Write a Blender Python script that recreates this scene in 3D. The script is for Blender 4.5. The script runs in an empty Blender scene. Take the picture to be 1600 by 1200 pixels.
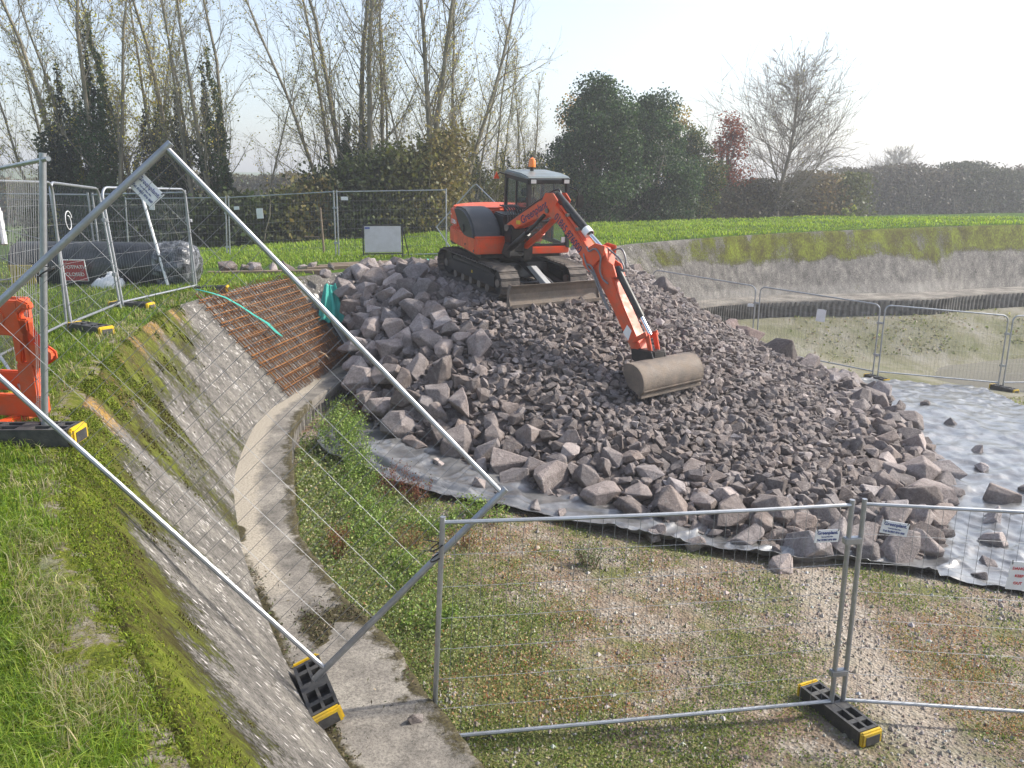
import bpy, bmesh, math, random
import numpy as np
from mathutils import Matrix, Vector
random.seed(7); RNG = np.random.default_rng(11)
S = bpy.context.scene
# ------------------------------------------------------------------ camera, sky, sun, exposure
EYE = 1.9
cam = bpy.data.cameras.new("camera"); camo = bpy.data.objects.new("camera", cam); S.collection.objects.link(camo)
cam.sensor_width = 36; cam.lens = 36 * 1256 / 1600; cam.clip_start = .05; cam.clip_end = 3000
camo.location = (0, 0, EYE); camo.rotation_euler = (math.radians(90 - 14.08), 0, 0); S.camera = camo
SUN_AZ, SUN_EL = math.radians(76), math.radians(38)
W = bpy.data.worlds.new("World"); S.world = W; W.use_nodes = True
wn = W.node_tree.nodes; bg = wn["Background"]; sky = wn.new("ShaderNodeTexSky"); sky.sky_type = 'NISHITA'; sky.sun_disc = False
sky.sun_elevation = SUN_EL; sky.sun_rotation = SUN_AZ; sky.air_density = 1.0; sky.dust_density = 2.0; sky.ozone_density = 1.5
hsv = wn.new('ShaderNodeHueSaturation'); hsv.inputs['Saturation'].default_value = .72; W.node_tree.links.new(sky.outputs[0], hsv.inputs['Color']); W.node_tree.links.new(hsv.outputs[0], bg.inputs[0]); bg.inputs[1].default_value = .128
sl = bpy.data.lights.new("sun", 'SUN'); sl.energy = 2.9; sl.angle = math.radians(2.2); sl.color = (1, .93, .82)
so = bpy.data.objects.new("sun", sl); S.collection.objects.link(so)
so.rotation_euler = Vector((-math.sin(SUN_AZ) * math.cos(SUN_EL), -math.cos(SUN_AZ) * math.cos(SUN_EL), -math.sin(SUN_EL))).to_track_quat('-Z', 'Y').to_euler()
S.view_settings.view_transform = 'Standard'; S.view_settings.look = 'None'; S.view_settings.gamma = 1
S.view_settings.exposure = 1.05
S.render.engine = 'CYCLES'; S.cycles.use_denoising = True; S.cycles.max_bounces = 6; S.cycles.transparent_max_bounces = 8
S.cycles.volume_bounces = 0; S.cycles.use_adaptive_sampling = True; S.cycles.adaptive_threshold = .02
S.cycles.caustics_reflective = False; S.cycles.caustics_refractive = False; S.cycles.sample_clamp_indirect = 4
COL = S.collection
# ------------------------------------------------------------------ helpers
def A(*v): return np.array(v, float)
def unit(v): v = np.asarray(v, float); return v / (np.linalg.norm(v) + 1e-12)
def link(o, parent=None):
    COL.objects.link(o)
    if parent is not None: o.parent = parent
    return o
def tag(o, label=None, cat=None, group=None, kind=None):
    if label: o["label"] = label
    if cat: o["category"] = cat
    if group: o["group"] = group
    if kind: o["kind"] = kind
    return o
def thing(name, loc, label, cat, group=None):
    o = bpy.data.objects.new(name, None); o.location = tuple(loc); o.empty_display_size = .1; link(o)
    return tag(o, label, cat, group)
def npmesh(name, V, F, mat, cols=None, smooth=False, uv=None, mats=None, mi=None):
    """V n x 3, F m x k (one polygon size)"""
    V = np.asarray(V, np.float32); F = np.asarray(F, np.int32); m, k = F.shape
    me = bpy.data.meshes.new(name); me.vertices.add(len(V)); me.vertices.foreach_set("co", V.ravel())
    me.loops.add(m * k); me.loops.foreach_set("vertex_index", F.ravel())
    me.polygons.add(m); me.polygons.foreach_set("loop_start", np.arange(0, m * k, k, dtype=np.int32)); me.polygons.foreach_set("loop_total", np.full(m, k, np.int32))
    me.polygons.foreach_set("use_smooth", np.full(m, smooth, bool))
    if cols is not None:
        c = np.ones((len(V), 4), np.float32); c[:, :cols.shape[1]] = cols
        at = me.color_attributes.new("Col", 'FLOAT_COLOR', 'POINT'); at.data.foreach_set("color", c.ravel())
    if uv is not None:
        u = me.uv_layers.new(name="UVMap"); u.data.foreach_set("uv", np.asarray(uv, np.float32)[F.ravel()].ravel())
    for q in (mats or [mat]): me.materials.append(q)
    if mi is not None: me.polygons.foreach_set("material_index", np.asarray(mi, np.int32))
    me.update(calc_edges=True); me.validate()
    return me
def nobj(name, V, F, mat, parent=None, **k):
    return link(bpy.data.objects.new(name, npmesh(name, V, F, mat, **k)), parent)
class MB:
    """collects simple shapes in a local frame R, o; build() makes one mesh object of them"""
    def __init__(s, R=None, o=(0, 0, 0)): s.v = []; s.f = []; s.R = np.eye(3) if R is None else np.asarray(R); s.o = np.asarray(o, float)
    def add(s, V, F):
        n = len(s.v)
        for p in V: s.v.append(s.R @ np.asarray(p, float) + s.o)
        for q in F: s.f.append([i + n for i in q])
        return s
    def box(s, x0, x1, y0, y1, z0, z1):
        return s.add([(x0, y0, z0), (x1, y0, z0), (x1, y1, z0), (x0, y1, z0), (x0, y0, z1), (x1, y0, z1), (x1, y1, z1), (x0, y1, z1)],
                     [(0, 3, 2, 1), (4, 5, 6, 7), (0, 1, 5, 4), (1, 2, 6, 5), (2, 3, 7, 6), (3, 0, 4, 7)])
    def prism(s, poly, a, b, ax='y'):
        n = len(poly)
        P = (lambda p, t: (p[0], t, p[1])) if ax == 'y' else (lambda p, t: (p[0], p[1], t)) if ax == 'z' else (lambda p, t: (t, p[0], p[1]))
        return s.add([P(p, a) for p in poly] + [P(p, b) for p in poly], [list(range(n))[::-1], list(range(n, 2 * n))] + [(i, (i + 1) % n, n + (i + 1) % n, n + i) for i in range(n)])
    def tube(s, pts, r, n=8, cap=True, closed=False):
        pts = [np.asarray(p, float) for p in pts]; m = len(pts); rs = r if hasattr(r, '__len__') else [r] * m
        V = []; F = []; prev = None
        for i, p in enumerate(pts):
            if closed: t = unit(pts[(i + 1) % m] - pts[i - 1])
            else: t = unit(pts[min(i + 1, m - 1)] - pts[max(i - 1, 0)])
            if prev is None:
                a = np.cross(t, (0, 0, 1)); a = np.cross(t, (1, 0, 0)) if np.linalg.norm(a) < .1 else a
            else: a = prev - t * (prev @ t)
            a = unit(a); prev = a; b = np.cross(t, a)
            for k in range(n):
                w = 2 * math.pi * k / n; V.append(p + rs[i] * (math.cos(w) * a + math.sin(w) * b))
        for i in range(m if closed else m - 1):
            j = (i + 1) % m
            for k in range(n): F.append((i * n + k, i * n + (k + 1) % n, j * n + (k + 1) % n, j * n + k))
        if cap and not closed: F += [list(range(n))[::-1], list(range((m - 1) * n, m * n))]
        return s.add(V, F)
    def cyl(s, p, q, r, n=12, r2=None): return s.tube([p, q], [r, r if r2 is None else r2], n)
    def build(s, name, mat, parent=None, bevel=0, smooth=False, seg=2, world=False, kind=None):
        off = np.zeros(3) if (parent is None or not world) else np.array(parent.matrix_basis.translation)
        me = bpy.data.meshes.new(name); me.from_pydata([tuple(p - off) for p in s.v], [], [tuple(q) for q in s.f])
        bm = bmesh.new(); bm.from_mesh(me); bmesh.ops.recalc_face_normals(bm, faces=bm.faces)
        if bevel:
            es = [e for e in bm.edges if len(e.link_faces) == 2 and e.calc_face_angle(0) > .5]
            bmesh.ops.bevel(bm, geom=es, offset=bevel, segments=seg, affect='EDGES', clamp_overlap=True)
        for f in bm.faces: f.smooth = smooth
        if smooth:
            for e in bm.edges: e.smooth = not (len(e.link_faces) == 2 and e.calc_face_angle(0) > .7)
        bm.to_mesh(me); bm.free(); me.materials.append(mat); o = link(bpy.data.objects.new(name, me), parent)
        if kind: o["kind"] = kind
        return o
def copy_tree(o, parent=None):
    c = o.copy(); link(c, parent)
    for ch in [x for x in bpy.data.objects if x.parent == o]: copy_tree(ch, c)
    return c
def smooth01(t): t = np.clip(t, 0, 1); return t * t * (3 - 2 * t)
# value noise for geometry
_PT = RNG.random((256, 256))
def vnoise(x, y):
    x = np.asarray(x, float); y = np.asarray(y, float); xi = np.floor(x).astype(int); yi = np.floor(y).astype(int)
    fx = x - xi; fy = y - yi; fx = fx * fx * (3 - 2 * fx); fy = fy * fy * (3 - 2 * fy); g = lambda a, b: _PT[a % 256, b % 256]
    return (g(xi, yi) * (1 - fx) + g(xi + 1, yi) * fx) * (1 - fy) + (g(xi, yi + 1) * (1 - fx) + g(xi + 1, yi + 1) * fx) * fy
def fbm(x, y, o=4): return sum(vnoise(x * 2 ** k + 17 * k, y * 2 ** k + 31 * k) / 2 ** k for k in range(o)) / (2 - 2 ** (1 - o))
# ------------------------------------------------------------------ materials
def newmat(name):
    m = bpy.data.materials.new(name); m.use_nodes = True; nt = m.node_tree
    return m, nt, nt.nodes, nt.links, nt.nodes["Principled BSDF"]
def c4(c): return (c[0], c[1], c[2], 1)
def plain(name, col, rough=.5, metal=0, var=.12, scale=9., bump=.0, bscale=60., dirt=None, dscale=2.5, damt=.5, coat=0, spec=.5):
    """one colour with gentle mottling, optional dirt patches and fine relief"""
    m, nt, N, L, b = newmat(name)
    tc = N.new("ShaderNodeTexCoord"); no = N.new("ShaderNodeTexNoise"); no.inputs["Scale"].default_value = scale; no.inputs["Detail"].default_value = 6
    L.new(tc.outputs["Object"], no.inputs["Vector"])
    mx = N.new("ShaderNodeMix"); mx.data_type = 'RGBA'; mx.inputs[6].default_value = c4([x * (1 - var) for x in col]); mx.inputs[7].default_value = c4([min(1, x * (1 + var)) for x in col])
    L.new(no.outputs[0], mx.inputs[0]); out = mx.outputs[2]
    if dirt is not None:
        n2 = N.new("ShaderNodeTexNoise"); n2.inputs["Scale"].default_value = dscale; n2.inputs["Detail"].default_value = 8; n2.inputs["Roughness"].default_value = .65; L.new(tc.outputs["Object"], n2.inputs["Vector"])
        r = N.new("ShaderNodeValToRGB"); r.color_ramp.elements[0].position = .42; r.color_ramp.elements[1].position = .68; r.color_ramp.elements[1].color = (damt, damt, damt, 1); L.new(n2.outputs[0], r.inputs[0])
        m2 = N.new("ShaderNodeMix"); m2.data_type = 'RGBA'; L.new(r.outputs[0], m2.inputs[0]); L.new(out, m2.inputs[6]); m2.inputs[7].default_value = c4(dirt); out = m2.outputs[2]
        rr = N.new("ShaderNodeMapRange"); rr.inputs[3].default_value = rough; rr.inputs[4].default_value = min(1, rough + .35); L.new(r.outputs[0], rr.inputs[0]); L.new(rr.outputs[0], b.inputs["Roughness"])
    else: b.inputs["Roughness"].default_value = rough
    L.new(out, b.inputs["Base Color"]); b.inputs["Metallic"].default_value = metal; b.inputs["Specular IOR Level"].default_value = spec
    if coat: b.inputs["Coat Weight"].default_value = coat
    if bump:
        n3 = N.new("ShaderNodeTexNoise"); n3.inputs["Scale"].default_value = bscale; n3.inputs["Detail"].default_value = 5; L.new(tc.outputs["Object"], n3.inputs["Vector"])
        bp = N.new("ShaderNodeBump"); bp.inputs["Strength"].default_value = bump; bp.inputs["Distance"].default_value = .02; L.new(n3.outputs[0], bp.inputs["Height"]); L.new(bp.outputs[0], b.inputs["Normal"])
    return m
def leafmat(name, trans=.35, rough=.55, mul=1.0, spec=.3):
    """colour from the mesh's own leaf colours, some light let through"""
    m, nt, N, L, b = newmat(name); at = N.new("ShaderNodeAttribute"); at.attribute_name = "Col"
    b.inputs["Roughness"].default_value = rough; b.inputs["Specular IOR Level"].default_value = spec; L.new(at.outputs["Color"], b.inputs["Base Color"])
    tr = N.new("ShaderNodeBsdfTranslucent"); hs = N.new("ShaderNodeHueSaturation"); hs.inputs["Value"].default_value = 1.3; hs.inputs["Saturation"].default_value = 1.1; L.new(at.outputs["Color"], hs.inputs["Color"]); L.new(hs.outputs[0], tr.inputs[0])
    mx = N.new("ShaderNodeMixShader"); mx.inputs[0].default_value = trans; L.new(b.outputs[0], mx.inputs[1]); L.new(tr.outputs[0], mx.inputs[2]); L.new(mx.outputs[0], N["Material Output"].inputs[0])
    return m
def ramp(N, els, fac=None, L=None):
    r = N.new("ShaderNodeValToRGB"); e = r.color_ramp.elements
    while len(e) < len(els): e.new(.5)
    for i, (p, c) in enumerate(els): e[i].position = p; e[i].color = c4(c) if len(c) == 3 else c
    if fac is not None: L.new(fac, r.inputs[0])
    return r
def noise(N, L, vec, scale, detail=6, rough=.55):
    n = N.new("ShaderNodeTexNoise"); n.inputs["Scale"].default_value = scale; n.inputs["Detail"].default_value = detail; n.inputs["Roughness"].default_value = rough
    if vec is not None: L.new(vec, n.inputs["Vector"])
    return n.outputs[0]
def mixc(N, L, fac, a, b):
    m = N.new("ShaderNodeMix"); m.data_type = 'RGBA'
    for k, x in ((0, fac), (6, a), (7, b)):
        if isinstance(x, (tuple, list)): m.inputs[k].default_value = c4(x)
        elif isinstance(x, (int, float)): m.inputs[k].default_value = x
        else: L.new(x, m.inputs[k])
    return m.outputs[2]
def math2(N, L, op, a, b=None):
    m = N.new("ShaderNodeMath"); m.operation = op
    for k, x in ((0, a), (1, b)):
        if x is None: continue
        if isinstance(x, (int, float)): m.inputs[k].default_value = x
        else: L.new(x, m.inputs[k])
    return m.outputs[0]
def bumpn(N, L, b, h, strength, dist=.02, prev=None):
    bp = N.new("ShaderNodeBump"); bp.inputs["Strength"].default_value = strength; bp.inputs["Distance"].default_value = dist; L.new(h, bp.inputs["Height"])
    if prev is not None: L.new(prev, bp.inputs["Normal"])
    L.new(bp.outputs[0], b.inputs["Normal"]); return bp.outputs[0]

GALV = plain("galvanised_steel", (.40, .42, .45), .42, .75, .15, 14, dirt=(.16, .15, .13), damt=.35, dscale=5)
WIRE = plain("galvanised_wire", (.27, .275, .28), .6, .35, .1, 10)
BLACKP = plain("black_plastic", (.04, .04, .042), .5, 0, .3, 20, bump=.15, dirt=(.16, .15, .13), damt=.45, dscale=8)
YELP = plain("yellow_plastic", (.72, .48, .01), .45, 0, .12, 12, dirt=(.2, .16, .08), damt=.5, dscale=7)
ORANGEP = plain("orange_plastic", (.68, .085, .015), .5, 0, .12, 6, bump=.1, dirt=(.3, .16, .1), damt=.45, dscale=5)
OPAINT = plain("orange_paint", (.74, .082, .016), .4, 0, .1, 3, dirt=(.34, .15, .09), damt=.6, dscale=4, coat=.1)
BPAINT = plain("black_paint", (.012, .012, .013), .4, 0, .25, 8, dirt=(.12, .105, .09), damt=.35, dscale=5)
DKGREY = plain("dark_grey_cover", (.022, .024, .028), .38, 0, .2, 4, dirt=(.12, .11, .1), damt=.3, dscale=3)
STEELD = plain("muddy_steel", (.15, .125, .105), .65, .2, .3, 7, bump=.4, bscale=40, dirt=(.27, .22, .175), damt=.9, dscale=4)
TRACKM = plain("muddy_track", (.085, .075, .068), .75, .1, .3, 11, bump=.4, bscale=30, dirt=(.23, .195, .165), damt=.85, dscale=6)
CHROME = plain("chrome_rod", (.75, .75, .76), .12, 1, .03)
HOSEM = plain("grey_hose", (.20, .20, .21), .45, .2, .2, 20)
WHITE = plain("white_board", (.78, .79, .8), .45, 0, .05, 8, dirt=(.5, .5, .48), damt=.3, dscale=6)
NAVY = plain("navy_print", (.03, .02, .09), .5)
BLUEP = plain("blue_print", (.05, .08, .25), .5)
REDP = plain("red_print", (.6, .05, .06), .5)
WPRINT = plain("white_print", (.85, .85, .85), .5)
CABTOP = plain("cab_roof_paint", (.17, .20, .20), .3, 0, .1, 4, dirt=(.25, .24, .22), damt=.4)
AMBER = plain("amber_lens", (.95, .22, .01), .2, 0, .05, coat=.5)
LENS = plain("lamp_lens", (.75, .78, .8), .12, .3, .05, coat=.5)
RUST = plain("rusty_steel", (.13, .050, .018), .85, .15, .4, 25, dirt=(.36, .15, .03), damt=.9, dscale=9)
RUST2 = plain("bright_rust", (.30, .125, .03), .85, .1, .35, 20, dirt=(.12, .045, .018), damt=.8, dscale=6)
TEAL = plain("teal_webbing", (.03, .33, .27), .7, 0, .15, 14, bump=.2, bscale=120)
TIMBER = plain("weathered_timber", (.22, .165, .115), .85, 0, .35, 6, bump=.3, bscale=25, dirt=(.12, .095, .075), damt=.7, dscale=3)
PALEB = plain("pale_plank", (.62, .60, .56), .7, 0, .1, 6, dirt=(.4, .37, .33), damt=.5)
GREYB = plain("grey_sign_back", (.42, .43, .43), .5, .2, .1, 4, dirt=(.3, .29, .28), damt=.5)
REDS = plain("red_sign", (.50, .06, .07), .5, 0, .1, 5)
TIE = plain("black_cable_tie", (.02, .02, .02), .5)
def glassmat(name, tint=(.8, .87, .86)):
    m, nt, N, L, b = newmat(name); b.inputs["Base Color"].default_value = c4(tint); b.inputs["Roughness"].default_value = .04; b.inputs["Transmission Weight"].default_value = .92; b.inputs["IOR"].default_value = 1.25
    return m
GLASS = glassmat("cab_glass")
def text_obj(body, size, mat, parent, R, o, name="lettering", thick=.0015, squash=1.0, world=True):
    """flat lettering; R columns = text x, text y, outward normal; o = centre"""
    cu = bpy.data.curves.new(name, 'FONT'); cu.body = body; cu.size = size; cu.align_x = 'CENTER'; cu.align_y = 'CENTER'; cu.extrude = thick; cu.resolution_u = 3; cu.offset = size * .012
    t = bpy.data.objects.new(name, cu); COL.objects.link(t); dg = bpy.context.evaluated_depsgraph_get(); me = bpy.data.meshes.new_from_object(t.evaluated_get(dg))
    bpy.data.objects.remove(t); bpy.data.curves.remove(cu); R = np.asarray(R); o = np.asarray(o, float)
    if parent is not None and world: o = o - np.array(parent.matrix_basis.translation)
    for v in me.vertices: c = np.array(v.co); c[0] *= squash; v.co = tuple(R @ c + o)
    me.materials.clear(); me.materials.append(mat); me.name = name
    return link(bpy.data.objects.new(name, me), parent)
# ------------------------------------------------------------------ the basin: rows across the bank (crest, toe of slope, outer edge of walkway)
ROWS = [((3.4, -6, 0), (4.6, -5.2), (5.5, -4.6)), ((.75, -.1, 0), (1.9, .75), (2.7, 1.4)), ((-1.01, 2.3, 0), (.0, 3.15), (.62, 3.62)), ((-2.21, 3.93, 0), (-1.14, 4.75), (-.42, 5.1)),
        ((-2.95, 5.15, -.02), (-1.85, 5.9), (-1.05, 6.25)), ((-3.68, 6.6, -.05), (-2.6, 7.35), (-1.78, 7.4)), ((-4.4, 8.4, -.08), (-3.2, 8.7), (-2.43, 8.5)),
        ((-5.16, 10.7, -.12), (-3.85, 10.6), (-2.9, 10.1)), ((-5.85, 13.7, -.2), (-4.28, 13.1), (-3.6, 12.75)), ((-5.95, 15.2, -.24), (-4.15, 14.6), (-3.7, 14.4)),
        ((-5.6, 17.8, -.25), (-3.85, 16.6), (-3.35, 16.3)), ((-4.8, 19.5, -.25), (-3.35, 18.1), (-2.85, 17.7)), ((-3.0, 21.2, -.25), (-1.8, 19.8), (-1.3, 19.4)),
        ((1.9, 24.9, -.15), (3.1, 23.2), (3.6, 22.6)), ((4.3, 27.2, -.05), (5.4, 26.4), (5.9, 25.7)), ((9.65, 30.6, .05), (9.2, 28.5), (8.9, 27.2)),
        ((15.5, 32.6, .15), (14.8, 29.3), (14.4, 27.9)), ((21.1, 33.8, .23), (19.75, 31), (19.0, 29.7)), ((40, 38.5, .3), (39, 35.4), (38.3, 34)), ((90, 52, .3), (90, 49), (89, 47.5))]
BERM = -2.0
RA = np.array([list(r[0]) + list(r[1]) + list(r[2]) for r in ROWS])
def catmull(P, t):
    i = np.clip(np.floor(t).astype(int), 0, len(P) - 2); f = (t - i)[:, None]
    p0, p1, p2, p3 = P[np.clip(i - 1, 0, None)], P[i], P[i + 1], P[np.clip(i + 2, None, len(P) - 1)]
    return .5 * (2 * p1 + (p2 - p0) * f + (2 * p0 - 5 * p1 + 4 * p2 - p3) * f ** 2 + (3 * p1 - p0 - 3 * p2 + p3) * f ** 3)
_tt = np.linspace(0, len(ROWS) - 1, 4000); _C = catmull(RA, _tt); _arc = np.concatenate([[0], np.cumsum(np.hypot(np.diff(_C[:, 0]), np.diff(_C[:, 1])))])
def at_arc(s): return catmull(RA, np.interp(s, _arc, _tt))
def arc_of(row): return np.interp(row, _tt, _arc)
_s = [0.0]
while _s[-1] < _arc[-1]:
    q = at_arc(np.array([_s[-1]]))[0]; d = math.hypot(q[0], q[1]); _s.append(_s[-1] + max(.045, min(1.2, d * .009)))
SS = np.array(_s[:-1]); RR = at_arc(SS); CR, TO, OU = RR[:, :3], RR[:, 3:5], RR[:, 5:7]
def seg_dist(x, y, P):
    x = np.asarray(x, float); y = np.asarray(y, float); d = np.full(x.shape, 1e9)
    for a, b in zip(P[:-1], P[1:]):
        ab = b - a; t = np.clip(((x - a[0]) * ab[0] + (y - a[1]) * ab[1]) / (ab @ ab), 0, 1); d = np.minimum(d, np.hypot(x - a[0] - t * ab[0], y - a[1] - t * ab[1]))
    return d
OUC = at_arc(np.linspace(0, _arc[-1], 70))[:, 5:7]
def bed_smooth(x, y):
    d = seg_dist(x, y, OUC)
    return -2.42 - .16 * smooth01((np.asarray(y) - 18) / 6) - .08 * np.minimum(d, 9) - 1.2 * smooth01(d / 2.5) * np.exp(-((np.asarray(x) - 17) ** 2 / 98 + (np.asarray(y) - 25) ** 2 / 32))
def bed_z(x, y):
    return bed_smooth(x, y) + .07 * (fbm(np.asarray(x) * .6 + 5, np.asarray(y) * .6) - .5) + .03 * (fbm(np.asarray(x) * 3, np.asarray(y) * 3 + 9) - .5)
def grid_faces(nu, nv):
    i = np.arange(nu - 1)[:, None] * nv + np.arange(nv - 1)[None, :]; i = i.ravel()
    return np.stack([i, i + 1, i + nv + 1, i + nv], 1)
# --- grass plateau round the basin, its outer slope and the fields beyond
tan = np.gradient(CR[:, :2], axis=0); tan /= np.linalg.norm(tan, axis=1)[:, None]
k = 61; ker = np.hanning(k); ker /= ker.sum()
tsm = np.stack([np.convolve(np.pad(tan[:, j], k // 2, mode='edge'), ker, 'valid') for j in (0, 1)], 1); tsm /= np.linalg.norm(tsm, axis=1)[:, None]
NO = np.stack([-tsm[:, 1], tsm[:, 0]], 1)   # away from the basin
def plateau(s_idx, off):
    """height of the ground off metres outside the crest"""
    z = CR[s_idx, 2]
    return z + np.where(off < 9, .03 * np.sin(off * .6), 0) - 2.1 * smooth01((off - 9.2) / 7.)
offs = np.array([0, .06, .15, .3, .5, .8, 1.2, 1.7, 2.4, 3.2, 4.2, 5.4, 6.8, 8.2, 9.2, 10, 11, 12, 13, 14, 15, 16.5, 20, 27, 40, 70, 130, 260, 600.])
si = np.arange(0, len(SS), 3); X = CR[si, 0][:, None] + NO[si, 0][:, None] * offs[None]; Y = CR[si, 1][:, None] + NO[si, 1][:, None] * offs[None]
Z = np.stack([plateau(si, np.full(len(si), o)) for o in offs], 1)
rel = np.clip(offs / .8, 0, 1)[None] * np.clip(1 - (offs[None] - 40) / 60, 0, 1)
Z[:, 0] -= .07; Z[:, 1] -= .02; Z[:, 2] += .012; Z = Z + rel * (.10 * (fbm(X * .5, Y * .5) - .5) + .04 * (fbm(X * 2.2, Y * 2.2) - .5))
Z += 9 * smooth01((offs[None] - 130) / 380) * (.55 + .9 * vnoise(X * .004, Y * .004))       # far rising fields
def make_ground_mat():
    m, nt, N, L, b = newmat("grass_ground"); tc = N.new("ShaderNodeTexCoord"); v = tc.outputs["Object"]
    a = noise(N, L, v, 1.3, 8, .6); c = noise(N, L, v, 14, 6, .7); r = ramp(N, [(.3, (.055, .10, .016)), (.5, (.085, .155, .022)), (.66, (.12, .19, .03)), (.8, (.17, .19, .06))], a, L)
    r2 = ramp(N, [(.35, (.45, .45, .45)), (.7, (1.25, 1.25, 1.25))], c, L); mm = N.new("ShaderNodeMix"); mm.data_type = 'RGBA'; mm.blend_type = 'MULTIPLY'; mm.inputs[0].default_value = 1; L.new(r.outputs[0], mm.inputs[6]); L.new(r2.outputs[0], mm.inputs[7])
    at = N.new("ShaderNodeAttribute"); at.attribute_name = "Col"; soil = ramp(N, [(.38, (.10, .12, .02)), (.48, (.17, .19, .025)), (.54, (.21, .18, .12)), (.62, (.33, .30, .24))], noise(N, L, v, 7, 8, .75), L).outputs[0]; L.new(mixc(N, L, at.outputs["Fac"], mm.outputs[2], soil), b.inputs["Base Color"]); b.inputs["Roughness"].default_value = .9; b.inputs["Specular IOR Level"].default_value = .1; bumpn(N, L, b, noise(N, L, v, 45, 5, .7), .9, .04); return m
GROUND = make_ground_mat()
V = np.stack([X, Y, Z], 2).reshape(-1, 3); F = grid_faces(len(si), len(offs))
fr_ = np.clip(1 - (offs[None] - .22 - .5 * (fbm(SS[si][:, None] * 1.7, offs[None] * 2, 3) - .5)) / .25, 0, 1) * (Y < 12) + 0 * X; tag(nobj("ground", V, F[:, ::-1], GROUND, smooth=True, cols=np.stack([fr_, fr_, fr_], -1).reshape(-1, 3)), kind="structure")
fv = [(-690, -690, -6), (690, -690, -6), (690, 690, -6), (-690, 690, -6)]
tag(nobj("terrain", fv, [(0, 1, 2, 3)], GROUND, cols=np.zeros((4, 3))), kind="structure")
# --- sloping concrete bank
nv = 40; vv = np.concatenate([np.linspace(-.07, .12, 8), np.linspace(.16, 1.0, nv - 8)])
def bank_point(c, t, v):
    """v 0 crest .. 1 toe, rounded shoulder"""
    xy = c[..., :2] * (1 - v)[..., None] + t * v[..., None]; e = .07; vs = np.where(v < e, np.maximum(0, (v + e)) ** 2 / (4 * e), v)
    return np.concatenate([xy, (c[..., 2] + (BERM - c[..., 2]) * vs)[..., None]], -1)
P = bank_point(np.repeat(CR[:, None], nv, 1), np.repeat(TO[:, None], nv, 1), np.repeat(vv[None], len(SS), 0))
U2 = np.repeat(SS[:, None], nv, 1); V2 = np.repeat(vv[None], len(SS), 0); slen = 2.6
rowp = np.interp(SS, _arc, _tt)[:, None] + 0 * V2
st = fbm(U2 * 2.1, V2 * 1.1, 4); st2 = fbm(U2 * .55 + 40, V2 * .8, 3); blob = fbm(U2 * 1.2 + 9, V2 * 3.5 + 3, 4)
def bandw(r, a, b, w=.6): return smooth01((r - a) / w) * smooth01((b - r) / w)
near, mid, farl, rt = bandw(rowp, -1, 5.4), bandw(rowp, 4.9, 8.6), bandw(rowp, 8, 13.4), bandw(rowp, 13.2, 22, 1.2)
top = 1 - smooth01((V2 - .02) / .25)
moss = near * (.02 + .52 * (1 - smooth01((V2 - .16) / .5)) + .55 * top + .75 * (st - .5) + .5 * (st2 - .5)) + mid * (.24 + .32 * (1 - smooth01((V2 - .1) / .6)) + 1.5 * (st - .5)) + farl * (-.05 + .2 * top + .9 * (st - .5)) \
    + rt * (.80 * bandw(V2, -.2, .64 + .3 * (st2 - .5), .25) - .14 + .9 * (blob - .5) + 1.0 * (st - .5) - .45 * smooth01((15.6 - rowp) / 1.8)) + .25 * (near + mid) * (blob - .5)
lich = mid * (.12 + .85 * (1 - smooth01((V2 - .04) / .38)) + .9 * (st2 - .5)) + near * (.18 * top + .5 * (st2 - .42)) + farl * (.25 * top)
pale = rt * smooth01((V2 - .8) / .12) * (.2 + 1.2 * (st2 - .3))
P[..., 2] -= .06 * smooth01((-.015 - V2) / .05); kk = np.clip(moss, 0, 1); P[..., 2] += .012 * (fbm(U2 * 6, V2 * 12, 3) - .5) * (1 - .2 * kk) + .035 * kk * (fbm(U2 * 13 + 3, V2 * 26, 3) - .3) * (rowp < 9)
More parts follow.
